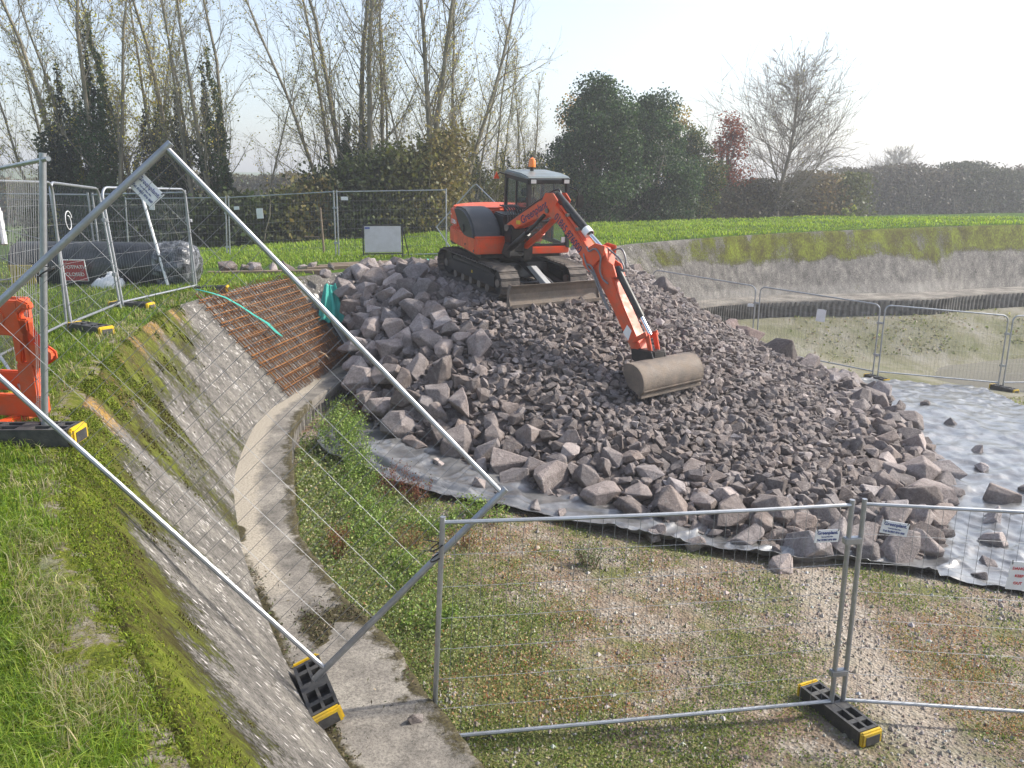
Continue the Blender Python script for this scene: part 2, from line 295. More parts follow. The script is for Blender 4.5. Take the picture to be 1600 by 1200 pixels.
def make_bank_mat():
    m, nt, N, L, b = newmat("mossy_concrete"); at = N.new("ShaderNodeAttribute"); at.attribute_name = "Col"; sp = N.new("ShaderNodeSeparateColor"); L.new(at.outputs["Color"], sp.inputs[0])
    uv = N.new("ShaderNodeUVMap"); mp = N.new("ShaderNodeMapping"); mp.inputs["Scale"].default_value = (1, .55, 1); L.new(uv.outputs[0], mp.inputs[0]); q = mp.outputs[0]
    mp2 = N.new("ShaderNodeMapping"); mp2.inputs["Scale"].default_value = (1, .3, 1); L.new(uv.outputs[0], mp2.inputs[0]); q2 = mp2.outputs[0]
    base = ramp(N, [(.36, (.085, .08, .074)), (.5, (.16, .15, .138)), (.64, (.25, .235, .21))], noise(N, L, q, 3.2, 10, .72), L).outputs[0]
    fine = ramp(N, [(.38, (.35, .34, .32)), (.5, (1, 1, 1)), (.62, (1.45, 1.42, 1.38))], noise(N, L, q, 30, 7, .8), L).outputs[0]
    mm = N.new("ShaderNodeMix"); mm.data_type = 'RGBA'; mm.blend_type = 'MULTIPLY'; mm.inputs[0].default_value = 1; L.new(base, mm.inputs[6]); L.new(fine, mm.inputs[7]); col = mm.outputs[2]
    vo = N.new("ShaderNodeTexVoronoi"); vo.inputs["Scale"].default_value = 26; L.new(q2, vo.inputs["Vector"])
    dash = ramp(N, [(.25, (1, 1, 1)), (.29, (0, 0, 0))], vo.outputs["Distance"], L).outputs[0]; sel = ramp(N, [(.40, (.25, .25, .25)), (.50, (1, 1, 1))], noise(N, L, q, 4, 5, .75), L).outputs[0]
    sc_ = N.new('ShaderNodeSeparateColor'); L.new(vo.outputs['Color'], sc_.inputs[0]); keep_ = ramp(N, [(.62, (0, 0, 0)), (.70, (1, 1, 1))], sc_.outputs[0], L).outputs[0]; col = mixc(N, L, math2(N, L, 'MULTIPLY', math2(N, L, 'MULTIPLY', math2(N, L, 'MULTIPLY', dash, keep_), sel), at.outputs['Alpha']), col, (.70, .67, .64))
    vd = N.new("ShaderNodeTexVoronoi"); vd.inputs["Scale"].default_value = 33; L.new(q, vd.inputs["Vector"]); pit = ramp(N, [(.2, (1, 1, 1)), (.3, (0, 0, 0))], vd.outputs["Distance"], L).outputs[0]
    sel2 = ramp(N, [(.47, (0, 0, 0)), (.54, (1, 1, 1))], noise(N, L, q, 7, 5, .75), L).outputs[0]; pm = math2(N, L, 'MULTIPLY', pit, sel2); col = mixc(N, L, pm, col, (.06, .055, .05))
    col = mixc(N, L, math2(N, L, 'MULTIPLY', sp.outputs[2], noise(N, L, q2, 3, 6, .6)), col, (.50, .47, .42))
    # lichen then moss, each with a ragged edge
    n1 = math2(N, L, 'ADD', math2(N, L, 'MULTIPLY', noise(N, L, q, 38, 8, .8), .75), math2(N, L, 'MULTIPLY', noise(N, L, q2, 7, 6, .75), .25)); lm = ramp(N, [(.66, (0, 0, 0)), (.71, (1, 1, 1))], math2(N, L, 'ADD', math2(N, L, 'MULTIPLY', sp.outputs[1], .26), n1), L).outputs[0]
    lc = ramp(N, [(.3, (.22, .12, .015)), (.6, (.48, .27, .035)), (.8, (.55, .38, .10))], noise(N, L, q, 30, 4), L).outputs[0]; col = mixc(N, L, math2(N, L, 'MULTIPLY', lm, .85), col, lc)
    n2 = math2(N, L, 'ADD', math2(N, L, 'MULTIPLY', noise(N, L, q, 26, 9, .82), .7), math2(N, L, 'MULTIPLY', noise(N, L, q2, 6, 7, .78), .3)); ms = math2(N, L, 'ADD', math2(N, L, 'MULTIPLY', sp.outputs[0], .30), n2); mk = ramp(N, [(.60, (0, 0, 0)), (.655, (1, 1, 1))], ms, L).outputs[0]
    mc = ramp(N, [(.38, (.045, .034, .016)), (.46, (.08, .072, .016)), (.53, (.135, .155, .018)), (.60, (.22, .26, .03))], math2(N, L, 'ADD', math2(N, L, 'MULTIPLY', noise(N, L, q, 18, 8, .78), .55), math2(N, L, 'MULTIPLY', noise(N, L, q, 1.8, 6, .7), .45)), L).outputs[0]; col = mixc(N, L, mk, col, mc)
    L.new(col, b.inputs["Base Color"]); b.inputs["Roughness"].default_value = .9; b.inputs["Specular IOR Level"].default_value = .2
    h1 = math2(N, L, 'SUBTRACT', noise(N, L, q, 60, 6, .7), math2(N, L, 'MULTIPLY', pm, .6)); pv = bumpn(N, L, b, h1, .8, .02)
    bumpn(N, L, b, math2(N, L, 'MULTIPLY', mk, noise(N, L, q, 45, 6, .75)), .9, .03, pv); return m
BANK = make_bank_mat()
cols = np.stack([np.clip(moss, 0, 1), np.clip(lich, 0, .75), np.clip(pale, 0, 1), 1 - .85 * rt], -1).reshape(-1, 4)
bank = nobj("embankment", P.reshape(-1, 3), grid_faces(len(SS), nv), BANK, smooth=True, cols=cols, uv=np.stack([U2, V2 * slen], -1).reshape(-1, 2))
tag(bank, kind="structure")
# --- walkway at the foot of the bank
def make_walk_mat():
    m, nt, N, L, b = newmat("walkway_concrete"); tc = N.new("ShaderNodeTexCoord"); v = tc.outputs["Object"]; at = N.new("ShaderNodeAttribute"); at.attribute_name = "Col"; sp = N.new("ShaderNodeSeparateColor"); L.new(at.outputs["Color"], sp.inputs[0])
    col = ramp(N, [(.38, (.135, .125, .11)), (.5, (.22, .20, .175)), (.62, (.31, .285, .245))], noise(N, L, v, 1.6, 10, .72), L).outputs[0]
    sand = ramp(N, [(.42, (0, 0, 0)), (.62, (1, 1, 1))], math2(N, L, 'ADD', math2(N, L, 'MULTIPLY', sp.outputs[1], .5), math2(N, L, 'MULTIPLY', noise(N, L, v, 4, 7, .6), .5)), L).outputs[0]; col = mixc(N, L, sand, col, (.36, .32, .26))
    g = ramp(N, [(.38, (.55, .55, .55)), (.5, (1, 1, 1)), (.62, (1.25, 1.25, 1.25))], noise(N, L, v, 45, 6, .8), L).outputs[0]; mm = N.new("ShaderNodeMix"); mm.data_type = 'RGBA'; mm.blend_type = 'MULTIPLY'; mm.inputs[0].default_value = 1; L.new(col, mm.inputs[6]); L.new(g, mm.inputs[7]); col = mm.outputs[2]
    dm = ramp(N, [(.5, (0, 0, 0)), (.6, (1, 1, 1))], math2(N, L, 'ADD', math2(N, L, 'MULTIPLY', sp.outputs[0], .55), math2(N, L, 'MULTIPLY', noise(N, L, v, 7, 8, .72), .65)), L).outputs[0]
    col = mixc(N, L, dm, col, ramp(N, [(.35, (.035, .028, .018)), (.6, (.075, .065, .03)), (.75, (.13, .11, .06))], noise(N, L, v, 40, 5), L).outputs[0])
    L.new(col, b.inputs["Base Color"]); b.inputs["Roughness"].default_value = .9; b.inputs["Specular IOR Level"].default_value = .2; bumpn(N, L, b, math2(N, L, 'ADD', noise(N, L, v, 55, 6, .7), dm), .5, .012); return m
WALK = make_walk_mat(); nw = 16; ww = np.linspace(-.06, 1, nw)
jag = .05 * (fbm(SS * 3, SS * 0 + 7, 4) - .5) * 2 + .09 * (vnoise(SS * .9, SS * 0 + 2) - .5); jag = np.where(np.hypot(OU[:, 0], OU[:, 1]) < 13, jag, jag * .3)
d2 = OU - TO; wl = np.linalg.norm(d2, axis=1)[:, None]; OUJ = OU + d2 / wl * jag[:, None]
PW = TO[:, None] * (1 - ww[None, :, None]) + OUJ[:, None] * ww[None, :, None]
zz = BERM + .004 - .03 * ww[None] + .015 * (fbm(PW[..., 0] * 2, PW[..., 1] * 2) - .5)
PW = np.concatenate([PW, zz[..., None]], -1); edge = PW[:, -1:].copy(); edge[..., 2] = BERM - .22; edge[..., :2] -= (d2 / wl)[:, None] * .02; PW = np.concatenate([PW, edge], 1)
wfull = np.concatenate([np.repeat(ww[None], len(SS), 0), np.ones((len(SS), 1))], 1); rw = np.interp(SS, _arc, _tt)[:, None]
deb = .95 * bandw(rw, 3.25, 4.75, .5) * (fbm(PW[..., 0] * 1.4, PW[..., 1] * 1.4, 3) > .45) * smooth01((wfull - .15) / .3) + .8 * (1 - smooth01(wfull / .22)) * (rw < 6) * (fbm(SS[:, None] * 1.1, wfull * 3) + .1) + .45 * smooth01((wfull - .6) / .4) * (rw < 9) + .35 * (fbm(PW[..., 0] * .9 + 4, PW[..., 1] * .9, 3) - .4) * (rw < 12)
snd = bandw(rw, 4.5, 12, .6) * (1 - smooth01((wfull - .1) / .6))
walk = nobj("concrete_walkway", PW.reshape(-1, 3), grid_faces(len(SS), nw + 1), WALK, smooth=True, cols=np.stack([np.clip(deb, 0, 1), np.clip(snd, 0, 1), 0 * deb], -1).reshape(-1, 3)); tag(walk, kind="structure")
# --- corrugated sheet piling under the walkway edge
PILEM = plain("stained_pile_steel", (.24, .225, .205), .8, .1, .35, 3, bump=.3, dirt=(.05, .044, .036), damt=.8, dscale=3.2)
sp_ = np.arange(arc_of(4.6), arc_of(18.6), .055); q = at_arc(sp_); o2 = q[:, 5:7]; tg = np.gradient(o2, axis=0); tg /= np.linalg.norm(tg, axis=1)[:, None]; nn = np.stack([tg[:, 1], -tg[:, 0]], 1)
ph = np.array([0, 1, 1, 0])[np.arange(len(sp_)) % 4] * .05 + .025; o3 = o2 + nn * (ph[:, None] * 1.5 - .13 + .05 * (q[:, 1:2] > 20))
rowsz = [-2.07, -2.3, -2.7, -3.4]; V = np.concatenate([np.concatenate([o3, np.full((len(o3), 1), z)], 1)[:, None] for z in rowsz], 1)
tag(nobj("sheet_piling", V.reshape(-1, 3), grid_faces(len(sp_), 4), PILEM), "corrugated steel sheet piling under the edge of the concrete walkway", "retaining wall")
# --- bed of the drained reservoir
xs = np.concatenate([np.arange(-9, -4, .5), np.arange(-4, 11, .09), np.arange(11, 24, .3), np.arange(24, 100, 4.)]); ys = np.concatenate([np.arange(-8, 3, .6), np.arange(3, 14, .09), np.arange(14, 34, .3), np.arange(34, 60, 3.)])
BX, BY = np.meshgrid(xs, ys, indexing='ij'); BZ = bed_z(BX, BY)
veg_left = np.exp(-np.maximum(0, seg_dist(BX, BY, OUC) - .3) ** 2 / 1.6) * smooth01((13.2 - BY) / 2)     # lush strip along the walkway
def track(x, y): return np.exp(-((x - (3.75 + .1 * (y - 7) + .25 * np.sin(y * .6))) / .34) ** 2) * smooth01((11 - y) / 2)   # trodden gravel line
lowland = smooth01((fbm(BX * .5 + 3, BY * .5 + 8, 4) - .42) / .2)
gcol = np.stack([np.clip(veg_left, 0, 1), np.clip(track(BX, BY), 0, 1), smooth01((BY - 14) / 5)], -1).reshape(-1, 3)
def make_bed_mat():
    m, nt, N, L, b = newmat("reservoir_bed_gravel"); tc = N.new("ShaderNodeTexCoord"); v = tc.outputs["Object"]; at = N.new("ShaderNodeAttribute"); at.attribute_name = "Col"; sp = N.new("ShaderNodeSeparateColor"); L.new(at.outputs["Color"], sp.inputs[0])
    vo = N.new("ShaderNodeTexVoronoi"); vo.inputs["Scale"].default_value = 30; L.new(v, vo.inputs["Vector"]); gr = ramp(N, [(.0, (.15, .125, .098)), (.45, (.27, .235, .19)), (.75, (.38, .345, .295)), (1, (.52, .50, .46))], vo.outputs["Color"], L).outputs[0]
    mud = ramp(N, [(.4, (.14, .105, .075)), (.6, (.29, .22, .16))], noise(N, L, v, 9, 8, .78), L).outputs[0]; col = mixc(N, L, ramp(N, [(.42, (1, 1, 1)), (.62, (.15, .15, .15))], noise(N, L, v, 2.2, 8, .7), L).outputs[0], gr, mud)
    pk = ramp(N, [(.55, (0, 0, 0)), (.68, (1, 1, 1))], noise(N, L, v, 3.1, 9, .75), L).outputs[0]; col = mixc(N, L, math2(N, L, 'MULTIPLY', pk, .55), col, (.25, .12, .06))
    gm = ramp(N, [(.50, (0, 0, 0)), (.62, (1, 1, 1))], math2(N, L, 'ADD', noise(N, L, v, 1.15, 9, .72), math2(N, L, 'MULTIPLY', sp.outputs[0], .25)), L).outputs[0]
    gc = ramp(N, [(.3, (.05, .06, .018)), (.5, (.11, .13, .03)), (.7, (.21, .19, .06))], noise(N, L, v, 26, 6, .75), L).outputs[0]; col = mixc(N, L, math2(N, L, 'MULTIPLY', gm, .8), col, gc)
    far = ramp(N, [(.36, (.12, .13, .07)), (.46, (.18, .185, .11)), (.54, (.23, .225, .165)), (.64, (.30, .29, .245))], noise(N, L, v, .55, 9, .7), L).outputs[0]
    col = mixc(N, L, math2(N, L, 'MULTIPLY', sp.outputs[2], .8), col, far); col = mixc(N, L, math2(N, L, 'MULTIPLY', sp.outputs[1], .8), col, mixc(N, L, .6, gr, (.40, .34, .28)))
    L.new(col, b.inputs["Base Color"]); b.inputs["Roughness"].default_value = .9; b.inputs["Specular IOR Level"].default_value = .15
    pv = bumpn(N, L, b, vo.outputs["Distance"], .7, .03); bumpn(N, L, b, noise(N, L, v, 60, 5, .7), .5, .02, pv); return m
BED = make_bed_mat()
tag(nobj("reservoir_bed", np.stack([BX, BY, BZ], -1).reshape(-1, 3), grid_faces(len(xs), len(ys))[:, ::-1], BED, smooth=True, cols=gcol), kind="structure")
def make_water_mat():
    m, nt, N, L, b = newmat("pool_water"); b.inputs["Base Color"].default_value = (.20, .19, .165, 1); b.inputs["Roughness"].default_value = .1; b.inputs["IOR"].default_value = 1.33
    tc = N.new("ShaderNodeTexCoord"); bumpn(N, L, b, noise(N, L, tc.outputs["Object"], 5, 4), .25, .03); return m
wz = -3.86; tag(nobj("water", [(11, 17, wz), (60, 17, wz), (60, 33, wz), (11, 33, wz)], [(0, 1, 2, 3)], make_water_mat()), kind="structure")
# ------------------------------------------------------------------ temporary fencing
def lerp(a, b, t): return np.asarray(a, float) * (1 - t) + np.asarray(b, float) * t
def gz(x, y):      # ground height on the grass outside the crest
    d = np.hypot(CR[:, 0] - x, CR[:, 1] - y); i = int(d.argmin()); return float(plateau(np.array([i]), np.array([d[i]]))[0])
FG = "temporary steel mesh fence panels"
def panel(label, bl, br, tr, tl, rnd=False, rp=.021, rr=.017, nv=33, nh=7, wr=.0022, couple=(), over=0, hw=.0024, foot=.12, sag=.0):
    bl, br, tr, tl = [np.asarray(p, float) for p in (bl, br, tr, tl)]
    t = thing("site_fence", bl, label, "fence panel", FG); H = np.linalg.norm(tl - bl); b0 = foot / H; t0 = 1 - .045 / H
    nrm = unit(np.cross(br - bl, tl - bl))
    def P(u, v): return lerp(lerp(bl, br, u), lerp(tl, tr, u), v) + nrm * sag * 4 * u * (1 - u) * v
    if rnd:
        W = np.linalg.norm(br - bl); c = .16; pts = [P(0, 0), P(0, .3), P(0, .6), P(0, 1 - c / H)] + [P((c / W) * (1 - math.cos(a)), 1 - c / H * (1 - math.sin(a))) for a in (.35, .78, 1.2)] + [P(c / W, 1), P(.35, 1), P(.65, 1), P(1 - c / W, 1)] \
            + [P(1 - (c / W) * (1 - math.sin(a)), 1 - c / H * (1 - math.cos(a))) for a in (.35, .78, 1.2)] + [P(1, 1 - c / H), P(1, .6), P(1, .3), P(1, 0)]
        MB().tube(pts, rr, 8).build("frame", GALV, t, smooth=True, world=True); MB().tube([P(u, b0) for u in (0, .33, .66, 1)], rr * .95, 8).build("bottom_rail", GALV, t, smooth=True, world=True); t0 = 1 - .02 / H
    else:
        MB().tube([P(0, v) for v in (0, .3, .7, 1)], rp, 10).build("post", GALV, t, smooth=True, world=True); MB().tube([P(1, v) for v in (0, .3, .7, 1)], rp, 10).build("post", GALV, t, smooth=True, world=True)
        MB().tube([P(u, t0) for u in (0, .25, .5, .75, 1 + over)], rr, 8).build("top_rail", GALV, t, smooth=True, world=True); MB().tube([P(u, b0) for u in (0, .25, .5, .75, 1)], rr, 8).build("bottom_rail", GALV, t, smooth=True, world=True)
    w = MB()
    for i in range(1, nv):
        u = i / nv + random.uniform(-.0008, .0008); w.tube([P(u, b0), P(u, (b0 + t0) / 2) + nrm * random.uniform(-.003, .003), P(u, t0 + .015 / H)], wr, 3, cap=False)
    for j in range(1, nh):
        v = b0 + (t0 - b0) * j / nh; w.tube([P(u, v) + nrm * (.004 + random.uniform(-.004, .004)) for u in (0, .2, .4, .6, .8, 1)], hw, 3, cap=False)
    w.build("wire_mesh", WIRE, t, world=True, kind="stuff")
    for v in couple:
        p = P(1, v); MB(np.array([unit(br - bl), nrm, np.cross(unit(br - bl), nrm)]).T, p).box(-.045, .115, -.03, .03, -.03, .03).build("coupler", GALV, t, bevel=.008, world=True)
    t["_"] = 0; del t["_"]
    return t, P
# foreground: panels on the bed
panel("mesh panel on the gravel bed between the tilted panel and the twin posts", (-.63, 5.51, -2.5), (2.82, 6.2, -2.66), (2.81, 6.2, -.64), (-.51, 5.51, -.49), couple=(.82, .2), sag=.03)
panel("mesh panel on the gravel bed running off behind the danger notice", (2.93, 6.22, -2.66), (6.4, 5.93, -2.72), (6.4, 5.93, -.72), (2.92, 6.22, -.64))
# the slipped panel that leans down the bank
q4, q3, q2, q1 = A(-3.763, 5.35, .849), A(-1.434, 5.45, -1.719), A(-.068, 5.7, -.368), A(-2.364, 5.75, 2.143)
tiltp, PT_ = panel("tilted mesh panel leaning from the crest down the mossy concrete bank", q4 + unit(q4 - q1) * .1, q3 + unit(q3 - q2) * .12, q2 + unit(q2 - q3) * .03, q1 + unit(q1 - q4) * .03, rp=.0265, rr=.0195, hw=.0022, wr=.0021)
for pa, pb in (((-3.33, 5.80, 1.3), (-3.40, 5.88, 1.24)), ((-.52, 5.58, -.80), (-.60, 5.50, -.86)), ((-.52, 5.56, -.72), (-.60, 5.48, -.75))):
    c = lerp(pa, pb, .5); MB().tube([c + A(.052 * math.cos(w), .05 * math.sin(w), .03 * math.cos(w)) for w in np.linspace(0, 6.28, 13)], .006, 5).tube([c + A(.05, 0, .03), c + A(-.1, -.03, .07)], .004, 5).build("cable_tie", TIE, tiltp, world=True)
panel("mesh panel beside the orange barrier with an upright post on the crest", (-5.6, 8.55, 0), (-3.57, 5.86, 0), (-3.29, 5.86, 2.1), (-5.45, 8.55, 2.05), rp=.024, over=.06)
panel("narrow looking mesh panel seen almost edge-on behind the orange barrier", (-5.68, 8.7, -.08), (-6.2, 11.05, -.11), (-6.12, 11.02, 1.9), (-5.65, 8.7, 1.92), rnd=True)
panel("round cornered mesh panel on the grass with a twist of white wire near its top", (-6.16, 11.1, -.12), (-6.64, 13.55, -.2), (-6.78, 13.55, 1.8), (-6.2, 11.1, 1.9), rnd=True, rr=.021, couple=(.75, .3))
panel("round cornered mesh panel on the grass in front of the wrapped roll's shiny end", (-6.64, 13.65, -.2), (-6.42, 16.35, -.25), (-6.47, 16.35, 1.77), (-6.78, 13.65, 1.82), rnd=True, rr=.021)
panel("mesh panel close behind the black wrapped roll", (-9.3, 18.3, -.33), (-6.63, 16.75, -.27), (-6.63, 16.75, 1.75), (-9.3, 18.3, 1.68), couple=(.7,))
panel("mesh panel behind the red footpath sign", (-12.3, 17.6, -.3), (-9.4, 18.3, -.33), (-9.4, 18.3, 1.68), (-12.3, 17.6, 1.72))
zb = lambda x, y: gz(x, y) - .02
panel("back fence panel furthest from the excavator, behind the wrapped roll", (-12.1, 25.6, -.55), (-8.78, 24.95, -.52), (-8.66, 24.95, 1.5), (-12.0, 25.6, 1.45), couple=(.75, .25))
panel("back fence panel with a white paper notice, in front of the dark hedge", (-8.68, 24.92, -.52), (-5.2, 23.95, -.33), (-5.17, 23.95, 1.68), (-8.56, 24.92, 1.5), couple=(.75, .25))
panel("back fence panel behind the blank grey sign board", (-5.1, 23.9, -.33), (-1.95, 24.1, -.27), (-1.92, 24.1, 1.73), (-5.07, 23.9, 1.68))
panel("fallen round cornered mesh panel propped askew behind the excavator", (-2.42, 26, .5), (-1.5, 22.75, -.28), (-.2, 22.75, 1.1), (-1.15, 26, 1.87), rnd=True, rr=.02, foot=.03)
def bz(x, y): return float(bed_z(np.array([x]), np.array([y]))[0])
rf = [(4.5, 26.0), (7.5, 24.45), (10.36, 22.3), (13.86, 22.1), (17.3, 22.6)]; rz = [-3.0, -3.22, -3.45, -3.72, -3.8]
rl = ["far mesh panel half buried behind the rock pile's ridge", "far mesh panel with a white notice, beside the rock pile", "far mesh panel in front of the pool on the reservoir bed", "far mesh panel standing by the water and leaving the frame"]
for i in range(4):
    (x0, y0), (x1, y1) = rf[i], rf[i + 1]; z0, z1 = max(rz[i], bz(x0, y0) - .05), max(rz[i + 1], bz(x1, y1) - .05); dx, dy = unit(A(x1 - x0, y1 - y0)) * .07
    panel(rl[i], (x0 + dx, y0 + dy, z0), (x1 - dx, y1 - dy, z1), (x1 - dx, y1 - dy, z1 + 2.03), (x0 + dx, y0 + dy, z0 + 2.03), rnd=True, rr=.021, couple=(.75, .3) if i < 3 else ())
# feet of the fence panels
def fence_foot(c, ang, label, tilt=(0, 0)):
    ca, sa = math.cos(ang), math.sin(ang); R = np.array(Matrix.Rotation(ang, 3, 'Z') @ Matrix.Rotation(tilt[0], 3, 'X') @ Matrix.Rotation(tilt[1], 3, 'Y')); c = np.asarray(c, float)
    t = thing("ballast_block", c, label, "fence foot", "moulded feet under the fence panels"); m = MB(R, c)
    m.box(-.34, .34, -.11, .11, 0, .075); w = .018
    for y0, y1 in ((-.11, -.085), (-.012, .012), (.085, .11)): m.box(-.34, .34, y0, y1, .075, .135)
    for x0, x1 in ((-.34, -.31), (-.235, -.19), (-.06, .06), (.19, .235), (.31, .34)): m.box(x0, x1, -.085, -.012, .075, .133); m.box(x0, x1, .012, .085, .075, .133)
    m.build("body", BLACKP, t, world=True)
    for s in (-1, 1):
        e = MB(R, c); a, b = sorted((s * .342, s * .39)); e.box(a, b, -.112, .112, .004, .138); cap = e.build("end_cap", YELP, t, bevel=.015, world=True)
        a, b = sorted((s * .388, s * .395)); MB(R, c).box(a, b, -.075, .075, .02, .1).build("recess", BLACKP, cap, world=False).location = tuple(-c * 0 - np.array(t.location))
    return t
fence_foot((2.86, 6.15, -2.68), math.atan2(-.58, .25), "black and yellow fence foot under the twin posts on the gravel")
fence_foot((-1.49, 5.47, -1.985), math.atan2(-.65, .31), "black and yellow fence foot wedged at the foot of the bank under the tilted panel", (.28, .0))
fence_foot((-3.66, 5.82, -.02), .02, "black and yellow fence foot in the grass below the orange barrier")
fence_foot((-5.82, 10.95, -.13), -.55, "black and yellow fence foot in the grass below the twisted-wire panel")
fence_foot((-6.55, 13.75, -.23), -.2, "fence foot in the grass between the two round cornered panels")
fence_foot((-6.16, 16.3, -.27), .15, "fence foot in the grass beside the top of the rusty mats")
fence_foot((-5.12, 23.85, -.36), -1.2, "small looking fence foot below the back fence, beside the sign board")
fence_foot((10.36, 22.2, bz(10.36, 22.2) - .01), -1.2, "fence foot on the bed below the far panel's white notice")
fence_foot((13.9, 22.0, bz(13.9, 22.0) - .01), -1.2, "fence foot at the pool's edge below the far panels")
# notices hung on the fences
def frame3(x, y): x = unit(x); n = unit(np.cross(x, y)); return np.stack([x, np.cross(n, x), n], 1)
def notice(c, R, w, h, label, lines, name="notice_board", ink=BLUEP):
    c = np.asarray(c, float); t = thing(name, c, label, "notice", "notices tied to the fences"); MB(R, c).box(-w / 2, w / 2, -h / 2, h / 2, -.003, .003).build("board", WHITE, t, world=True)
    for s, yy, sz in lines: text_obj(s, sz, ink, t, R, c + R @ A(0, yy, .0055), squash=.95)
    for sx in (-1, 1): MB(R, c).tube([(sx * w * .42, h * .4, .004), (sx * w * .45, h * .55, .004)], .004, 5).build("tie", TIE, t, world=True)
    return t
GP = [("Greenplant.", .03, .042), ("Tool and Plant Hire", -.006, .014), ("Tel: 01865 876 000", -.034, .024)]
Rf = frame3(A(3.41, .69, -.16), A(0, -.05, 1))
notice(A(2.6, 6.13, -.93), Rf, .22, .115, "white hire notice on the gravel bed fence, just beside the twin posts' near side", GP)
notice(A(3.17, 6.17, -.88), frame3(A(1, -.08, -.16), A(0, 0, 1)), .22, .115, "tilted white hire notice just past the twin posts, over the rocks", GP)
notice(A(4.17, 6.03, -1.24), frame3(A(1, -.08, -.06), A(.05, 0, 1)), .17, .25, "white notice with pink DANGER KEEP OUT lettering against the silver sheet", [("DANGER", .065, .034), ("KEEP", .0, .034), ("OUT", -.065, .034)], ink=REDP)
Rt = frame3(unit(q2 - q1) * .35 + A(.3, 0, 0) * 0, unit(q1 - q4)); notice(A(-2.53, 5.72, 1.85), frame3(unit(q2 - q1), unit(q1 - q4)), 0.21, .13, "white hire notice near the top corner of the tilted panel", GP)
Rb = frame3(A(3.48, -.97, .18), A(0, 0, 1)); notice(A(-7.55, 24.58, 1.0), Rb, .22, .3, "plain white paper notice on the back fence", [], name="paper_notice")
notice(A(-8.3, 24.78, 1.15), Rb, .18, .1, "small white tag on the back fence left of the paper notice", [], name="fence_tag"); notice(A(-4.85, 23.88, 1.45), frame3(A(1, .06, 0), A(0, 0, 1)), .2, .1, "small white tag high on the back fence above the sign board", [], name="fence_tag")
notice(A(9.0, 23.2, -1.86), frame3(A(2.86, -2.1, -.2), A(.05, 0, 1)), .26, .36, "white sheet notice hanging on the far fence beyond the rocks", [], name="paper_notice"); notice(A(7.32, 24.5, -1.75), frame3(A(1, -.3, 0), A(0, 0, 1)), .18, .1, "small white tag on the far fence at the rock ridge", [], name="fence_tag")
notice(A(-7.55, 17.25, 1.42), frame3(A(1, -.5, 0), A(0, 0, 1)), .16, .16, "small white tag on the panel behind the wrapped roll", [], name="fence_tag")
m_ = MB(); m_.tube([A(-6.17, 11.4, 1.42) + A(0, .09 * math.cos(w) * (1 - w * .05), .11 * math.sin(w) - .01 * w) for w in np.linspace(0, 8, 22)], .006, 5); tag(m_.build("wire_twist", WHITE), "looped twist of white wire hanging on the round cornered panel", "wire")
# ------------------------------------------------------------------ orange barrier beside the near post
bo = A(-3.78, 6.28, 0); Rb = np.stack([A(-.985, .17, 0), A(-.17, -.985, 0), A(0, 0, 1)], 1)
bt = thing("safety_barrier", bo, "orange moulded plastic pedestrian barrier standing on the crest grass", "barrier")
m_ = MB(Rb, bo); th = .035
m_.prism([(0.0, .98), (.0, .93), (.06, .93), (.12, .88), (.12, .98), (.1, 1.02)][::-1], -th, th)
for poly in ([(.1, 1.0), (2.0, 1.0), (2.0, .72), (.22, .72), (.16, .70), (.1, .66), (-.08, .62), (-.13, .585), (-.13, .545), (-.04, .52), (.0, .47), (.03, .50), (.03, .84), (.1, .86)],
             [(.03, .86), (.1, .86), (.1, .5), (.03, .5)], [(.03, .5), (.19, .5), (.19, .2), (.03, .2)], [(.19, .72), (.19, .5), (.13, .5), (.1, .72)], [(-.02, .23), (2.0, .23), (2.0, .05), (.03, .05), (-.02, .09)],
             [(.95, .72), (1.1, .72), (1.1, .22), (.95, .22)], [(1.85, .72), (2.0, .72), (2.0, .22), (1.85, .22)]): m_.prism(poly, -th, th)
m_.build("barrier_panel", ORANGEP, bt, bevel=.012, world=True)
MB(Rb, bo).cyl((.3, -.045, .86), (.3, .045, .86), .085, 20).build("reflector_boss", ORANGEP, bt, bevel=.01, world=True)
for x in (.25, 1.7): MB(Rb, bo).box(x - .05, x + .05, -.28, .28, .0, .06).build("foot", ORANGEP, bt, bevel=.015, world=True)
tb = A(-4.26, 7.05, -.03); t = thing("safety_barrier", tb, "sliver of a second orange barrier showing behind the near upright post", "barrier"); m_ = MB(Rb, tb); m_.prism([(0, .1), (.08, .1), (.08, .6), (0, .62)], -.03, .03).prism([(.0, .95), (1.4, .95), (1.4, .62), (0, .62)], -.03, .03).prism([(.08, .28), (1.4, .28), (1.4, .08), (.08, .1)], -.03, .03)
m_.build("barrier_panel", ORANGEP, t, bevel=.012, world=True); MB(Rb, tb).box(.3, .4, -.25, .25, 0, .06).build("foot", YELP, t, bevel=.01, world=True)
